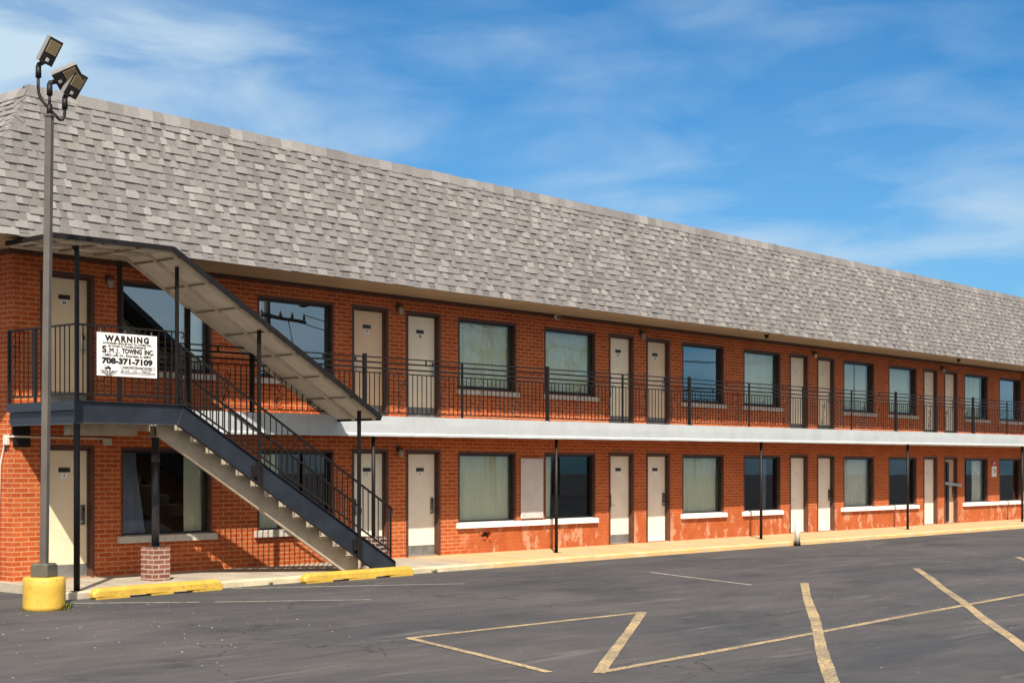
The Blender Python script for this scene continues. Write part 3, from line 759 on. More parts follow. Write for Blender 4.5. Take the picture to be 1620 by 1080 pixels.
def stair_rail(y, x0, x1):
    mb = MB(); sl_ = (1.04 - 3.66) / (-2.68 + 7.28)
    zt = lambda x: 3.66 + sl_ * (x + 7.28); zb = lambda x: 2.84 - .557 * (x + 7.28)
    mb.bar((x0, y, zt(x0)), (x1, y, zt(x1)), .034, .028); mb.bar((x0, y, zb(x0)), (x1, y, zb(x1)), .030, .022)
    x = x0 + .10
    while x < x1 - .03:
        mb.bar((x, y, zb(x)), (x, y, zt(x)), .014, .014); x += .123
    for xx in (x0 + .02, x1 - .015): mb.bar((xx, y, zb(xx) - .17), (xx, y, zt(xx)), .03, .03)
    mb.tube([(x1, y, zt(x1)), (x1 + .03, y, zt(x1) - .04), (x1 + .02, y, zt(x1) - .12), (x1 - .03, y, zt(x1) - .14)], .012, 8)
    return mb
stair_rail(yR, -7.28, -2.68).build('stair_railing', M['black'], ST)
stair_rail(YI + .0, -6.98, -2.68).build('stair_railing', M['black'], ST)
# column on a brick pier below the landing
pc = thing('stair_column', (-7.15, -1.0, -.06), 'black pipe column on a short brick pier under the stair landing', 'column')
s1 = MB(); s1.tube([(-7.15, YI, .50), (-7.15, YI, 2.235)], .062, 16); s1.cbox(-7.27, -7.03, YI - .12, YI + .12, .495, .512, .003)
s1.tube([(-7.15, YI, 1.85), (-7.15, YI, 2.0)], .068, 16); s1.build('pipe', M['steel'], pc)
s1 = MB(); s1.box(-7.31, -6.99, YI - .165, YI + .165, -.06, .495); s1.build('pier', M['pier_brick'], pc)
# clamp brackets for canopy posts are part of canopy

# ------------------------------------------------------------------ canopy
CP = thing('stair_canopy', (-6, -1.4, 0), 'dark edged canopy roof on thin black posts sloping down over the outdoor stairs', 'canopy')
CY0, CY1 = -2.12, -.88
cs = (2.60 - 5.03) / (-3.22 + 7.52)
def slab(mb, x0, z0, x1, z1, t, m=0, y0=CY0, y1=CY1):
    mb.loft([[(x0, y0, z0), (x0, y1, z0), (x0, y1, z0 + t), (x0, y0, z0 + t)][::-1], [(x1, y0, z1), (x1, y1, z1), (x1, y1, z1 + t), (x1, y0, z1 + t)][::-1]], m)
c = MB(); slab(c, -9.66, 5.045, -7.62, 5.075, .02); c.build('flat_panel', M['canopy'], CP)
c = MB(); slab(c, -7.60, 5.07, -3.22, 2.62, .02); c.build('sloped_panel', M['canopy'], CP)
c = MB()
c.bar((-9.68, CY0 - .012, 5.055), (-7.60, CY0 - .012, 5.085), .022, .075); c.bar((-7.60, CY0 - .012, 5.08), (-3.20, CY0 - .012, 2.625), .022, .085)
c.bar((-9.68, CY0, 5.055), (-9.68, CY1, 5.055), .022, .07); c.bar((-3.20, CY0, 2.61), (-3.20, CY1, 2.61), .022, .06)
slab(c, -9.68, 5.070, -7.60, 5.098, .014); slab(c, -7.60, 5.098, -3.18, 2.648, .014)
c.build('edge_trim', M['black'], CP)
c = MB()
for yy in (CY0 + .10, -1.50, CY1 - .03):
    c = MB(); c.bar((-9.6, yy, 5.02), (-7.6, yy, 5.05), .04, .045); c.bar((-7.6, yy, 5.045), (-3.25, yy, 2.60), .04, .045)
    c.build('purlin', M['canopybar'], CP)
x = -7.45
while x < -3.3:
    z = 5.07 + (x + 7.6) * (-2.45 / 4.38)
    c = MB(); c.bar((x, CY0 + .02, z - .012), (x, CY1 - .02, z - .012), .045, .022); x += .60; c.build('batten', M['battenbrown'], CP)
for x in (-9.4, -8.8, -8.2):
    c = MB(); c.bar((x, CY0 + .02, 5.034), (x, CY1 - .02, 5.034), .04, .02); c.build('batten', M['battenbrown'], CP)
zc = lambda x: 5.04 + (x + 7.6) * (-2.45 / 4.38) if x > -7.6 else 5.02
for (x, y, z0, ww) in ((LX0, YO - .028, -.05, .05), (-7.30, YO + .04, 2.735, .045), (-5.73, YO - .04, 1.58, .05), (-3.50, YO - .04, .30, .05)):
    p = MB()
    if z0 < 0:
        p.tube([(x, y, -.05), (x, y, 2.40)], .046, 14); p.bar((x, y, 2.741), (x, y, 4.99), .05, .05); p.cbox(x - .07, x + .07, y - .07, y + .07, -.052, -.04, .002)
        p.prism([(x - .09, 4.98), (x - .02, 4.98), (x - .02, 4.88)], y - .01, y + .01)
    else:
        p.bar((x, y, z0), (x, y, zc(x)), ww, ww)
        if z0 < 2: p.cbox(x - .13, x - .035, y - .02, y + .022, z0 + .02, z0 + .22, .004); p.cbox(x - .05, x + .05, y - .032, y + .024, z0 - .1, z0 + .24, .004)
    p.build('post', M['black'], CP)
for (x, y, z0) in ((-7.76, -.96, 2.70), (-6.42, -.93, 2.70)):
    p = MB(); p.bar((x, y, z0), (x, y, zc(x) - .03), .055, .055); p.build('post', M['black'], CP)

# concrete footing lip at the corner post
fl_ = MB(); fl_.cbox(-9.34, -8.95, -2.02, -1.79, -.2, -.052, .012); structure(fl_.build('sidewalk', M['concrete']))

# ------------------------------------------------------------------ tow warning sign
SG = thing('tow_warning_sign', (-8.26, -1.9, 3.12), 'white tow-away warning sign wired to the railing of the upper landing', 'sign')
sx0, sx1, sz0, sz1 = -8.80, -7.735, 3.115, 3.755; yS = YO - .045
p = MB(); p.cbox(sx0, sx1, yS, yS + .006, sz0, sz1, .002); p.build('sign_panel', M['white'], SG)
t_ = MB(); cx = (sx0 + sx1) / 2; W_ = sx1 - sx0; yy = yS - .002
def tx(b, x, z, s, w, off=.0, al='CENTER', sp=1.0): t_.text(b, (x, yy, z), s, width=w, off=off, align=al, space=sp)
tx('WARNING', cx, sz1 - .120, .120, W_ * .74, .0075, sp=1.3)
tx('AUTHORIZED VEHICLES ONLY ALL OTHERS WILL', cx, sz1 - .163, .034, W_ * .82, .0016)
tx('BE TOWED AT OWNERS EXPENSE BY', cx, sz1 - .204, .034, W_ * .64, .0016)
t_.text('S', (sx0 + .125, yy, sz1 - .290), .135, width=.08, off=.0065)
tx('.M.J.', sx0 + W_ * .268, sz1 - .290, .098, W_ * .205, .004, sp=1.2)
tx('TOWING', sx0 + W_ * .575, sz1 - .290, .098, W_ * .335, .0055)
tx('INC.', sx0 + W_ * .862, sz1 - .290, .098, W_ * .16, .0055)
tx('13852 Lotz Dr., Riverdale, IL 60827', cx, sz1 - .344, .050, W_ * .80, .0018)
tx('708-371-7109', cx, sz1 - .450, .114, W_ * .85, .0075)
# small print, boxes and the little tow truck
for i, (b, ww) in enumerate((('HOURS  MON  SAT  8AM  6PM', .31), ('PROOF OF OWNERSHIP', .24), ('REQUIRED  FOR  RELEASE  OF  ANY', .29), ('VEHICLE', .17), ('CASH ONLY', .11))):
    tx(b, sx0 + .205, sz1 - .565 - i * .0175, .016, ww, .0004)
def frame(x0, x1, z0, z1, w=.004):
    for a in ((x0, x1, z0, z0 + w), (x0, x1, z1 - w, z1), (x0, x0 + w, z0 + w, z1 - w), (x1 - w, x1, z0 + w, z1 - w)): t_.box(a[0], a[1], yy - .001, yy + .0015, a[2], a[3])
frame(sx0 + .41, sx1 - .04, sz1 - .515, sz1 - .482); frame(sx0 + .41, sx1 - .04, sz0 + .045, sz0 + .072, .006)
tx('CARS AND TRUCKS TOWED', sx0 + .71, sz1 - .508, .022, .52, .0005)
tx('FEE   $ 0.00   -   $ 0.00', sx0 + .56, sz1 - .545, .018, .28, .0003)
tx('FEE   $ 0.00   -   $ 0.00', sx0 + .56, sz1 - .572, .018, .28, .0003)
tx('VEHICLES UNDER', sx0 + .87, sz1 - .540, .018, .21, .0003); tx('9000 LBS', sx0 + .87, sz1 - .565, .018, .14, .0003)
X0, Z0 = sx0 + .125, sz1 - .535
t_.prism([(X0, Z0), (X0 + .12, Z0), (X0 + .12, Z0 + .022), (X0 + .095, Z0 + .026), (X0 + .085, Z0 + .045), (X0 + .055, Z0 + .045), (X0 + .05, Z0 + .022), (X0 - .0, Z0 + .016)], yy - .001, yy + .0015)
t_.bar((X0 + .05, yy, Z0 + .02), (X0 - .01, yy, Z0 + .055), .003, .007)
for xx in (X0 + .025, X0 + .095): t_.tube([(xx, yy + .001, Z0 - .003), (xx, yy - .002, Z0 - .003)], .011, 10)
t_.build('lettering', M['ink'], SG)
p = MB()
for x in (cx - .45, cx - .02, cx + .45):
    p.tube([(x, yS - .004, sz1 - .012), (x, yS + .03, sz1 + .03), (x, yS + .05, sz1 + .09)], .0035, 6)
p.build('wire_tie', M['lock'], SG)

# ------------------------------------------------------------------ gallery railing
GR = thing('gallery_railing', (12, GY, 2.7), 'black iron railing with scroll ornaments along the upper gallery of the motel', 'railing')
yG = GY + .04
X0, X1 = -7.16, 29.95
zg = lambda x, h: 2.71 + gs(x) + h
for nm, h, ww, hh in (('top_rail', 1.085, .03, .022), ('middle_rail', .99, .034, .028), ('middle_rail', .885, .034, .028), ('picket_rail', .80, .028, .020), ('bottom_rail', .06, .028, .020)):
    mb = MB(); mb.bar((X0, yG, zg(X0, h)), (X1, yG, zg(X1, h)), ww, hh); mb.build(nm, M['black'], GR)
px = [-7.74 + 2.63 * i for i in range(0, 15)]
for i, x in enumerate(px):
    if x < X0 - .1 or x > X1: continue
    if (i % 2 == 0 and i != 8) or i == 1:
        mb = MB(); mb.bar((x, yG, zg(x, -.0)), (x, yG, zg(x, 1.14)), .062, .062); mb.cbox(x - .055, x + .055, yG - .055, yG + .045, zg(x, 0) - .004, zg(x, .012), .002); mb.build('post', M['black'], GR)
    else:
        mb = MB(); mb.bar((x, yG, zg(x, 0)), (x, yG, zg(x, 1.085)), .036, .036); mb.build('slim_post', M['black'], GR)
SCX = [-5.65, -4.5, -3.74, -1.53, -.41, .69, 1.79, 3.78, 4.9, 6.18, 7.37, 8.42, 10.08, 11.29, 12.4, 14.36, 15.5, 16.58, 17.5, 19.56, 20.73, 21.89, 23.3, 24.6, 25.8, 27.4]
def scroll(x):
    mb = MB(); P_ = lambda a, b: (x + a, yG - .004, zg(x, b))
    sp = []
    for i in range(26):        # S scroll with curled ends
        t = i / 25
        sp.append(t)
    up = [P_(.075 * math.cos(a) * k - .0, .60 + .075 * math.sin(a) * k * 1.15) for a, k in [(math.pi * (-.5 + i * .18), 1 - i * .048) for i in range(17)]]
    lo = [P_(-.075 * math.cos(a) * k, .20 - .075 * math.sin(a) * k * 1.15) for a, k in [(math.pi * (-.5 + i * .18), 1 - i * .048) for i in range(17)]]
    mb.tube(up, .007, 5); mb.tube(lo, .007, 5)
    mb.tube([P_(.0, .515), P_(-.06, .45), P_(-.03, .37), P_(.05, .345), P_(.06, .30), P_(.0, .285)], .007, 5)
    mb.tube([P_(-.07, .74), P_(-.03, .775), P_(.04, .77), P_(.078, .70), P_(.078, .60)], .006, 5)
    mb.tube([P_(.07, .10), P_(.03, .07), P_(-.04, .075), P_(-.078, .14), P_(-.078, .22)], .006, 5)
    mb.tube([P_(.075, .60), P_(.01, .42), P_(-.075, .22)], .006, 5)
    return mb.build('scroll', M['black'], GR)
for x in SCX: scroll(x)
for a, b in zip(px, px[1:]):
    a2, b2 = max(a, X0), min(b, X1)
    if b2 - a2 < .2: continue
    mb = MB(); n = round((b2 - a2) / .124)
    for i in range(1, n):
        x = a2 + (b2 - a2) * i / n
        if any(abs(x - s_) < .07 for s_ in SCX): continue
        mb.bar((x, yG, zg(x, .06)), (x, yG, zg(x, .80)), .013, .013)
    mb.bar(((a2 + b2) / 2 + .3, yG, zg(a2, .99)), ((a2 + b2) / 2 + .3, yG, zg(a2, 1.085)), .022, .022)
    mb.build('picket_panel', M['black'], GR)

# gallery support posts
def support(x, lab, pier=False):
    t = thing('support_post', (x, GY + .1, -.05), lab, 'post', 'posts holding up the gallery')
    mb = MB(); mb.tube([(x, GY + .1, .49 if pier else -.03), (x, GY + .1, 2.372 + gs(x))], .036, 14)
    mb.cbox(x - .09, x + .09, GY + .01, GY + .19, 2.352 + gs(x), 2.366 + gs(x), .002); mb.build('pipe', M['black'], t)
    if pier:
        mb = MB(); mb.box(x - .22, x + .22, GY - .02, GY + .32, -.06, .49); mb.build('pier', M['dark_pier'], t)
    else:
        mb = MB(); mb.cbox(x - .09, x + .09, GY + .01, GY + .19, -.06, -.028, .003); mb.build('base_plate', M['black'], t)
support(-2.20, 'dark gallery post on a dark brick pier in front of door 2', True)
support(3.15, 'dark gallery post beside the white wall board')
support(11.33, 'dark gallery post in front of a black ground floor window, right of a curtained one')
support(19.44, 'dark gallery post between a fully curtained and a dark ground floor window')
support(27.84, 'dark gallery post farthest along the motel, beside the red and white notice')

# ------------------------------------------------------------------ wall lamps, cameras
def wall_lamp(x, z, lab, bulb=False):
    t = thing('wall_lamp', (x, 0, z), lab, 'lamp', 'wall lamps beside the room doors')
    mb = MB(); mb.cbox(x - .05, x + .05, -.03, -.002, z - .02, z + .10, .008); mb.tube([(x, -.03, z + .05), (x, -.07, z + .06), (x, -.085, z + .045)], .016, 8)
    mb.lathe((x, -.09, z), [(.02, .07), (.055, .06), (.062, .02), (.058, .015)], 14); mb.build('bracket', M['brown'], t)
    mb = MB()
    if bulb: mb.lathe((x, -.09, z), [(.02, .015), (.04, -.02), (.045, -.05), (.03, -.085), (.005, -.097)], 14)
    else: mb.lathe((x, -.09, z), [(.05, .015), (.056, -.03), (.05, -.10), (.03, -.125), (.005, -.13)], 14)
    mb.build('jar', M['camw'] if bulb else M['jar'], t)
wall_lamp(-7.33, 4.80, 'brown jar lamp on the upper wall right of door 26')
wall_lamp(-.68, 4.88, 'brown jar lamp on the upper wall between doors 27 and 28')
wall_lamp(-.68, 2.09, 'brown jar lamp on the ground floor wall between doors 2 and 3')
wall_lamp(7.40, 4.92, 'brown jar lamp on the upper wall between doors 29 and 30')
wall_lamp(15.50, 4.90, 'lamp with a bare pale bulb on the upper wall between two doors', True)
wall_lamp(23.58, 4.90, 'jar lamp farthest along the upper wall between the last two doors')
def camera_(x, y, z, lab, mt, nm='security_camera', drop=True):
    t = thing(nm, (x, y, z), lab, 'camera')
    mb = MB(); mb.lathe((x, y, z), [(.05, 0), (.05, -.025), (.02, -.03), (.02, -.06)], 12); mb.build('mount', M[mt], t)
    mb = MB(); mb.tube([(x + .05, y + .07, z - .075), (x - .05, y - .10, z - .10)], [.045, .05], 14); mb.tube([(x - .048, y - .10, z - .10), (x - .052, y - .106, z - .101)], [.04, .035], 12, 1)
    mb.build('body', [M[mt], M['plate']], t)
camera_(4.05, -.16, 5.14, 'small pale security camera under the soffit above the upper windows', 'camw')
def dome(x, y, z, lab, mt='plate'):
    t = thing('dome_camera', (x, y, z), lab, 'camera')
    mb = MB(); mb.lathe((x, y, z), [(.06, 0), (.065, -.03), (.06, -.035)], 14); mb.build('mount', M[mt], t)
    mb = MB(); mb.lathe((x, y, z), [(.055, -.034), (.05, -.07), (.03, -.095), (.004, -.10)], 14); mb.build('lens_dome', M['plate'], t)
dome(11.6, -.9, 5.133, 'small black dome camera under the soffit near the middle of the motel')
dome(22.9, -.9, 5.133, 'small black dome camera under the soffit near the far right end')

# conduit at the left corner
cd = thing('conduit', (-9.08, .06, -.1), 'thin white conduit pipe running up the left brick corner and along the wall', 'pipe')
mb = MB(); xw = XL - .022
mb.tube([(xw - .015, .34, -.12), (xw - .015, .33, .9), (xw, .30, 1.8), (xw, .17, 2.12), (xw, .10, 2.22)], .018, 8)
mb.tube([(xw, .10, 2.22), (xw, -.03, 2.235), (XL + .02, -.052, 2.235), (-8.74, -.052, 2.235), (-8.70, -.022, 2.235), (-7.42, -.022, 2.23)], .016, 8); mb.build('pipe', M['pipe'], cd)
mb = MB(); mb.cbox(xw - .05, xw + .015, .04, .15, 2.10, 2.26, .01); mb.build('elbow', M['pipe'], cd)
mb = MB(); mb.cbox(-7.43, -7.28, -.06, -.002, 2.12, 2.235, .008); mb.build('junction_box', M['sillgrey'], cd)

# ------------------------------------------------------------------ parking stops
def stop(x0, x1, y, lab):
    t = MB()
    L = x1 - x0
    prof = lambda k, h: [(-.085 * k, 0), (.085 * k, 0), (.078 * k, h * .62), (.048 * k, h), (-.048 * k, h), (-.078 * k, h * .62)]
    rings = []
    for u, k, h in ((0, .8, .055), (.03, .95, .085), (.09, 1, .128), (L - .09, 1, .128), (L - .03, .95, .085), (L, .8, .055)):
        rings.append([(x0 + u, y + a, b) for a, b in prof(k, h)])
    # feet with drainage gaps
    t.loft([[(p[0], p[1] + (p[0] - x0) * .03, p[2] - .115) for p in r] for r in rings])
    for a, b in ((.04, .62), (1.02, L - .98), (L - .6, L - .04)):
        t.box(x0 + a, x0 + b, y - .075 + a * .03, y + .075 + a * .03, -.15, -.1152)
    o = t.build('parking_stop', M['yellow']); 
    # put the origin at its base
    c = Vector(((x0 + x1) / 2, y, -.15))
    for v in o.data.vertices: v.co -= c
    o.location = c
    return tag(o, lab, 'parking stop', 'yellow parking stops')
stop(-9.12, -6.72, -2.22, 'yellow concrete parking stop left, between the light pole and the stairs')
stop(-5.08, -2.45, -2.20, 'yellow concrete parking stop lying at the foot of the stairs')

# short white pipe at the kerb
wb = thing('pipe_bollard', (11.05, -2.1, -.15), 'short peeling white pipe bollard with black foot on the kerb', 'bollard')
mb = MB(); mb.tube([(11.05, -2.1, -.06), (11.05, -2.1, .42), (11.05, -2.1, .46)], [.07, .066, .045], 16); mb.build('pipe', plain('peeling_white_paint', (.80, .74, .66), .7, 0, .15, 6, .3, chips=((.42, .2, .12), .62)), wb)
mb = MB(); mb.tube([(11.05, -2.1, -.15), (11.05, -2.1, -.061)], .08, 16); mb.build('foot', M['black'], wb)

# ------------------------------------------------------------------ light pole
LP = thing('light_pole', (-10.42, -3.08, -.15), 'tall square bronze light pole with three floodlights on a round yellow base', 'lamp post')
bx_, by_ = -10.42, -3.08
mb = MB(); mb.lathe((bx_, by_, 0), [(.278, -.16), (.28, -.1), (.276, .05), (.279, .16), (.276, .265), (.262, .285), (.20, .289)], 40); mb.build('base', M['yellow'], LP)
ang = R(24)
def sq(cx_, cy_, h, z, bev=.012):
    pts = []
    for sx_, sy_ in ((1, 1), (-1, 1), (-1, -1), (1, -1)):
        for o1, o2 in (((0, -bev), (-bev, 0)) if sx_ * sy_ > 0 else ((-bev, 0), (0, -bev))):
            a = sx_ * (h + o1); b = sy_ * (h + o2)
            pts.append((cx_ + a * math.cos(ang) - b * math.sin(ang), cy_ + a * math.sin(ang) + b * math.cos(ang), z))
    return pts
mb = MB(); mb.loft([sq(bx_, by_, .125, .289), sq(bx_, by_, .13, .31), sq(bx_, by_, .128, .45), sq(bx_, by_, .11, .475)]); mb.build('base_cover', M['polebase'], LP)
TOPX, TOPY, TOPZ = -10.34, -3.08, 6.47
mb = MB(); mb.loft([sq(bx_, by_, .047, .476), sq(TOPX, TOPY, .047, TOPZ)]); mb.loft([sq(TOPX, TOPY, .062, TOPZ + .001), sq(TOPX, TOPY, .062, TOPZ + .03)]); mb.build('shaft', M['pole'], LP)
# camera-free frame for aiming the heads: right, up and away vectors of the lot side
rt = Vector((.653, -.757, 0)); fw_ = Vector((.757, .653, 0)); upv = Vector((0, 0, 1))
T0 = Vector((TOPX, TOPY, TOPZ))
W = lambda r_, u_, f_=0: T0 + rt * r_ + upv * u_ + fw_ * f_
mb = MB(); mb.tube([T0 + upv * .03, T0 + upv * .17], .038, 14)
mb.tube([W(-.15, .58), W(-.152, .40), W(-.145, .32), W(-.10, .22), W(-.015, .12), W(.08, .015, .05), W(.12, -.025, .07), W(.15, -.02, .09), W(.172, .04, .10), W(.178, .10, .10), W(.178, .16, .10)], .021, 12)
mb.tube([T0 + upv * .14, W(.003, .30)], .020, 12); mb.build('bracket_arm', M['black'], LP)
def head(kn, base, a, bb, la, lb, lab):
    """a: long axis pointing away from the knuckle, bb: short axis; the lit face looks along a x bb"""
    a = a.normalized(); bb = (bb - a * bb.dot(a)).normalized(); n = a.cross(bb).normalized()
    if n.dot(fw_) > 0: n = -n
    c = base + a * (la / 2 + .02)
    k = MB(); k.oriented(c - n * .02, a, bb, n, la / 2, lb / 2, .035)
    k.oriented(c - n * .062 - a * .03, a, bb, n, la / 2 - .05, lb / 2 - .03, .008)
    o = k.build('floodlight', M['lamphouse'], LP); o['label'] = lab
    q = MB(); q.oriented(c + n * .017, a, bb, n, la / 2 - .006, lb / 2 - .006, .0025); q.build('face_plate', M['lampdark'], o)
    q = MB(); nled = 6
    for i in range(nled):
        q.oriented(c + n * .0225 + a * (la * .16) + a * ((i - (nled - 1) / 2) * la * .083), a, bb, n, la * .034, lb / 2 - .03, .004)
    q.build('led_panel', M['led'], o)
    q = MB(); q.oriented(c + n * .022 - a * (la * .33), a, bb, n, .024, .022, .004); q.build('sensor', M['white'], o)
    q = MB(); q.tube([kn - upv * .17, kn - upv * .01], [.040, .036], 12); q.tube([kn - upv * .03, kn, base + a * .06], .032, 10); q.build('knuckle', M['black'], o)
V3 = lambda r_, u_, f_: rt * r_ + upv * u_ + fw_ * f_
head(W(-.148, .70), W(-.075, .70), V3(.165, .30, -.034), V3(.118, -.092, .236), .36, .23, 'left floodlight tilted highest')
head(W(.003, .46), W(.065, .455), V3(.297, .142, .03), V3(.115, -.112, .22), .36, .28, 'middle floodlight lying flattest')
head(W(.178, .30, .10), W(.215, .29, .12), V3(.17, .275, -.03), V3(.095, -.075, .22), .35, .24, 'right floodlight hanging lowest')

# weeds at the yellow base
def tuft(x, y, n, h, lab):
    mb = MB()
    for i in range(n):
        a = random.uniform(0, 6.28); r_ = random.uniform(0, .05); l = h * random.uniform(.4, 1); b = Vector((x + r_ * math.cos(a), y + r_ * math.sin(a), -.15))
        tip = b + Vector((math.cos(a) * l * .6, math.sin(a) * l * .6, l)); s_ = Vector((-math.sin(a), math.cos(a), 0)) * .007; md = (b + tip) / 2 + Vector((0, 0, l * .15))
        mb.face([b - s_, b + s_, md + s_, md - s_]); mb.face([md - s_, md + s_, tip])
    o = mb.build('weed', M['weed']); c = Vector((x, y, -.15))
    for v in o.data.vertices: v.co -= c
    o.location = c
    tag(o, lab, 'weed')
tuft(-10.28, -3.36, 26, .10, 'small green weed in front of the yellow pole base')
tuft(-10.10, -3.16, 30, .11, 'small brownish weed right of the yellow pole base')

tuft(-1.75, -2.03, 26, .08, 'small weed growing in the kerb crack right of the second parking stop')
tuft(-5.6, -2.04, 22, .06, 'small weed in the kerb joint between the two parking stops')
# leaf litter and paper scraps near the camera edge
sc_ = MB()
for i in range(70):
    x = random.uniform(-13.5, -9); y = random.uniform(-8.5, -3.2); a = random.uniform(0, 6.28); l = random.uniform(.008, .03)
    c0 = Vector((x, y, -.146)); d = Vector((math.cos(a), math.sin(a), 0)) * l; s_ = Vector((-math.sin(a), math.cos(a), 0)) * l * .5
    sc_.face([c0 - d, c0 + s_ * .9 + Vector((0, 0, .004)), c0 + d, c0 - s_ + Vector((0, 0, .006))])
structure(sc_.build('litter', plain('paper_scrap', (.50, .45, .38), .8, 0, .3, 9, 0)), 'stuff')

# ------------------------------------------------------------------ across the lot (seen only in the window glass)
hs = thing('house', (11.5, -36, -.15), 'dark gabled house across the parking lot, mirrored in the upper left window', 'house')
mb = MB(); gx0, gx1, rx, ez, rz = 5.5, 18.6, 12.0, 5.2, 9.8
mb.prism([(gx0 + .5, -.15), (gx1 - .5, -.15), (gx1 - .5, ez), (rx, rz - .35), (gx0 + .5, ez)], -44, -30.5); mb.build('wall', M['housewall'], hs)
mb = MB(); mb.bar((gx0 - .2, -37, ez - .25), (rx + .03, -37, rz), 15, .25); mb.bar((rx - .03, -37, rz), (gx1 + .2, -37, ez - .25), 15, .25); mb.build('roof', M['houseroof'], hs)
mb = MB()
for x in (8.5, 11.2, 14.2): mb.box(x, x + 1.1, -30.5, -30.46, 3.0, 4.5)
mb.build('window', M['darkframe'], hs)
up = thing('utility_pole', (23.1, -32, -.15), 'wooden utility pole with crossarm and wires, mirrored in an upper window', 'pole')
mb = MB(); mb.tube([(23.1, -32, -.15), (23.1, -32, 11.6)], [.19, .13], 12); mb.build('shaft', M['bark'], up)
mb = MB(); mb.bar((21.9, -31.8, 8.7), (25.2, -31.8, 8.5), .10, .14); mb.bar((22.2, -31.8, 10.6), (24.6, -31.8, 10.6), .1, .12)
for x in (22.0, 22.6, 23.7, 24.4, 25.1): mb.lathe((x, -31.8, 8.6), [(.05, 0), (.08, .08), (.05, .2), (.02, .32)], 8)
mb.build('crossarm', M['bark'], up)
mb = MB(); mb.tube([(23.1, -31.8, 10.2), (24.0, -31.4, 10.1), (24.6, -31.2, 9.4)], .03, 6); mb.lathe((24.6, -31.2, 9.1), [(.1, .35), (.2, .25), (.26, .05), (.1, 0)], 12); mb.build('yard_light', M['lampdark'], up)
mb = MB()
for (x, z) in ((22.0, 8.9), (25.1, 8.85), (22.4, 10.75), (24.4, 10.75)):
    mb.tube([(x + 60 * (i / 20), -31.8 - 4 * (i / 20), z - 2.2 * (1 - (2 * i / 20 - 1) ** 2)) for i in range(21)], .02, 4)
mb.tube([(24.2, -31.8, 8.5), (24.5, -31.6, 6.5), (25.4, -31.6, 4.0), (25.8, -31.5, .0)], .02, 5)
mb.build('wire', M['black'], up)
def tree(x, y, h, r_, seed, lab):
    rnd = random.Random(seed)
    t = thing('tree', (x, y, -.15), lab, 'tree', 'trees across the parking lot')
    mb = MB(); mb.tube([(x, y, -.15), (x + .1, y, h * .35), (x - .1, y + .1, h * .75)], [.28, .2, .06], 10)
    for i in range(7):
        a = rnd.uniform(0, 6.28); z = h * rnd.uniform(.35, .6); mb.tube([(x, y, z), (x + math.cos(a) * r_ * .5, y + math.sin(a) * r_ * .5, z + r_ * .4), (x + math.cos(a) * r_ * .8, y + math.sin(a) * r_ * .8, z + r_ * .7)], [.09, .06, .02], 6)
    mb.build('trunk', M['bark'], t)
    mb = MB(); cl = [(x + rnd.gauss(0, r_ * .45), y + rnd.gauss(0, r_ * .45), h * .68 + rnd.gauss(0, h * .14), rnd.uniform(.5, 1.1)) for _ in range(26)]
    for i in range(2600):
        c = rnd.choice(cl); p = Vector((c[0] + rnd.gauss(0, .5) * c[3], c[1] + rnd.gauss(0, .5) * c[3], c[2] + rnd.gauss(0, .45) * c[3]))
        a = Vector((rnd.gauss(0, 1), rnd.gauss(0, 1), rnd.gauss(0, 1))).normalized(); b = a.orthogonal().normalized(); s_ = rnd.uniform(.07, .15)
        mb.face([p - a * s_, p + b * s_ * .5, p + a * s_, p - b * s_ * .5])
    mb.build('crown', M['leaf'], t)
for i, (x, y, h, r_, lab) in enumerate(((44, -42, 10.5, 3.2, 'bushy green tree nearest the utility pole across the lot'), (52, -44, 12, 3.6, 'tall green tree across the lot, middle one of three'), (61, -46, 10, 3.4, 'round green tree across the lot, farthest from the utility pole'))):
    tree(x, y, h, r_, i + 3, lab)

# ------------------------------------------------------------------ light, sky, camera
sd = bpy.data.lights.new('sun', 'SUN'); sd.energy = 4.7; sd.angle = R(.55); sd.color = (1, .91, .78)
so = bpy.data.objects.new('sun', sd); COL.objects.link(so); so.rotation_euler = SUN.to_track_quat('Z', 'Y').to_euler(); so.location = (-30, -30, 40)
wd = bpy.data.worlds.new('World'); S.world = wd; wd.use_nodes = True; t = wd.node_tree
bg = t.nodes['Background']; sky = t.nodes.new('ShaderNodeTexSky'); sky.sky_type = 'NISHITA'; sky.sun_disc = False
sky.sun_elevation = math.asin(SUN.z); sky.sun_rotation = math.atan2(SUN.x, SUN.y); sky.air_density = 1.0; sky.dust_density = .6; sky.ozone_density = 2.2; sky.altitude = 200
tc = t.nodes.new('ShaderNodeTexCoord')
def sky_noise(scale, sc, rot, detail, rough, loc=(0, 0, 0), dist=.3):
    mp = t.nodes.new('ShaderNodeMapping'); mp.inputs['Scale'].default_value = sc; mp.inputs['Rotation'].default_value = rot; mp.inputs['Location'].default_value = loc
    t.links.new(tc.outputs['Generated'], mp.inputs['Vector'])
    n = t.nodes.new('ShaderNodeTexNoise'); n.inputs['Scale'].default_value = scale; n.inputs['Detail'].default_value = detail; n.inputs['Roughness'].default_value = rough; n.inputs['Distortion'].default_value = dist
    t.links.new(mp.outputs[0], n.inputs['Vector']); return n.outputs['Fac']
zr = (0, 0, -R(40.8))
big = ramp(t, sky_noise(3.2, (1, 1, 2.2), zr, 5, .55, (3.1, 1.2, .3)), [(.36, 0.), (.66, 1.)]).outputs[0]
wisp = ramp(t, sky_noise(7.5, (1, .8, 3.4), (0, R(16), -R(40.8)), 6, .52, (.2, 2.3, 5.0), .5), [(.40, 0.), (.75, 1.)]).outputs[0]
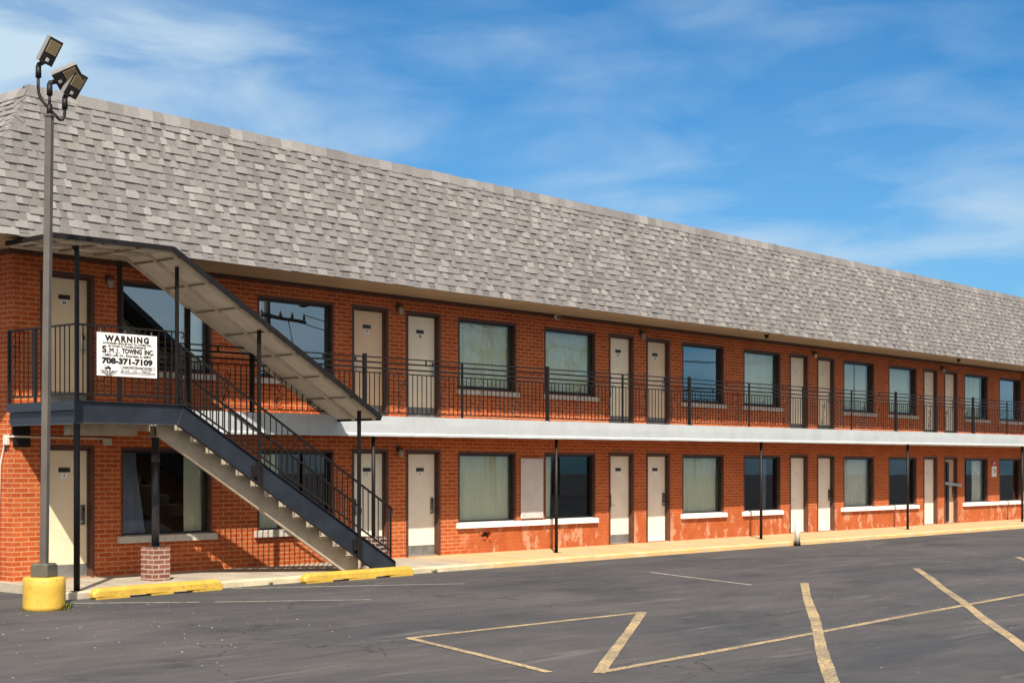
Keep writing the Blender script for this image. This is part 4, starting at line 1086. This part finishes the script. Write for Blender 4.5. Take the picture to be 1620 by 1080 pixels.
# pale bank of cloud towards the left (a compass direction on the sky dome)
dp = t.nodes.new('ShaderNodeVectorMath'); dp.operation = 'DOT_PRODUCT'; t.links.new(tc.outputs['Generated'], dp.inputs[0]); dp.inputs[1].default_value = (-.653, .757, -.28)
lft = ramp(t, dp.outputs['Value'], [(-.02, 0.), (.28, 1.)]).outputs[0]
# bright haze added on the sun's side, behind the camera, as ambient fill
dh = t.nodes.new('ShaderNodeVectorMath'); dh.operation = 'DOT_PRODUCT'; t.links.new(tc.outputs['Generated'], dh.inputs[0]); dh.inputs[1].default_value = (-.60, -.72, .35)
fill_haze = ramp(t, dh.outputs['Value'], [(-.05, 0.), (.75, .85)]).outputs[0]
sz = t.nodes.new('ShaderNodeSeparateXYZ'); t.links.new(tc.outputs['Generated'], sz.inputs[0])
veil = math_(t, 'MULTIPLY', ramp(t, sz.outputs['Z'], [(.10, .75), (.27, 0.)]).outputs[0], math_(t, 'ADD', .25, math_(t, 'MULTIPLY', wisp, .75)))
cl = math_(t, 'MULTIPLY', big, math_(t, 'ADD', .2, math_(t, 'MULTIPLY', wisp, .8)))
cl = math_(t, 'MINIMUM', math_(t, 'ADD', math_(t, 'ADD', math_(t, 'MULTIPLY', cl, .66), veil), math_(t, 'MULTIPLY', lft, math_(t, 'ADD', .4, math_(t, 'MULTIPLY', wisp, .6)))), 1.0)
skyc = mix(t, 1.0, sky.outputs[0], (.13, .53, .80), 'MULTIPLY')
skc = mix(t, cl, skyc, (3.9, 5.0, 5.9))
skc = mix(t, fill_haze, skc, (8.0, 7.6, 7.0))
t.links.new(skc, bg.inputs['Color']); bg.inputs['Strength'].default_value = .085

cam = bpy.data.cameras.new('camera'); cam.sensor_width = 36; cam.lens = 2400 / 1620 * 36; cam.shift_y = (741 - 540) / 1620; cam.clip_end = 2000; cam.clip_start = .1
co = bpy.data.objects.new('camera', cam); COL.objects.link(co); co.location = (-21.732, -21.134, 1.74); co.rotation_euler = (R(90), 0, -R(90 - 40.7915))
S.camera = co
S.view_settings.view_transform = 'Standard'; S.view_settings.look = 'None'; S.view_settings.exposure = .80; S.view_settings.gamma = 1
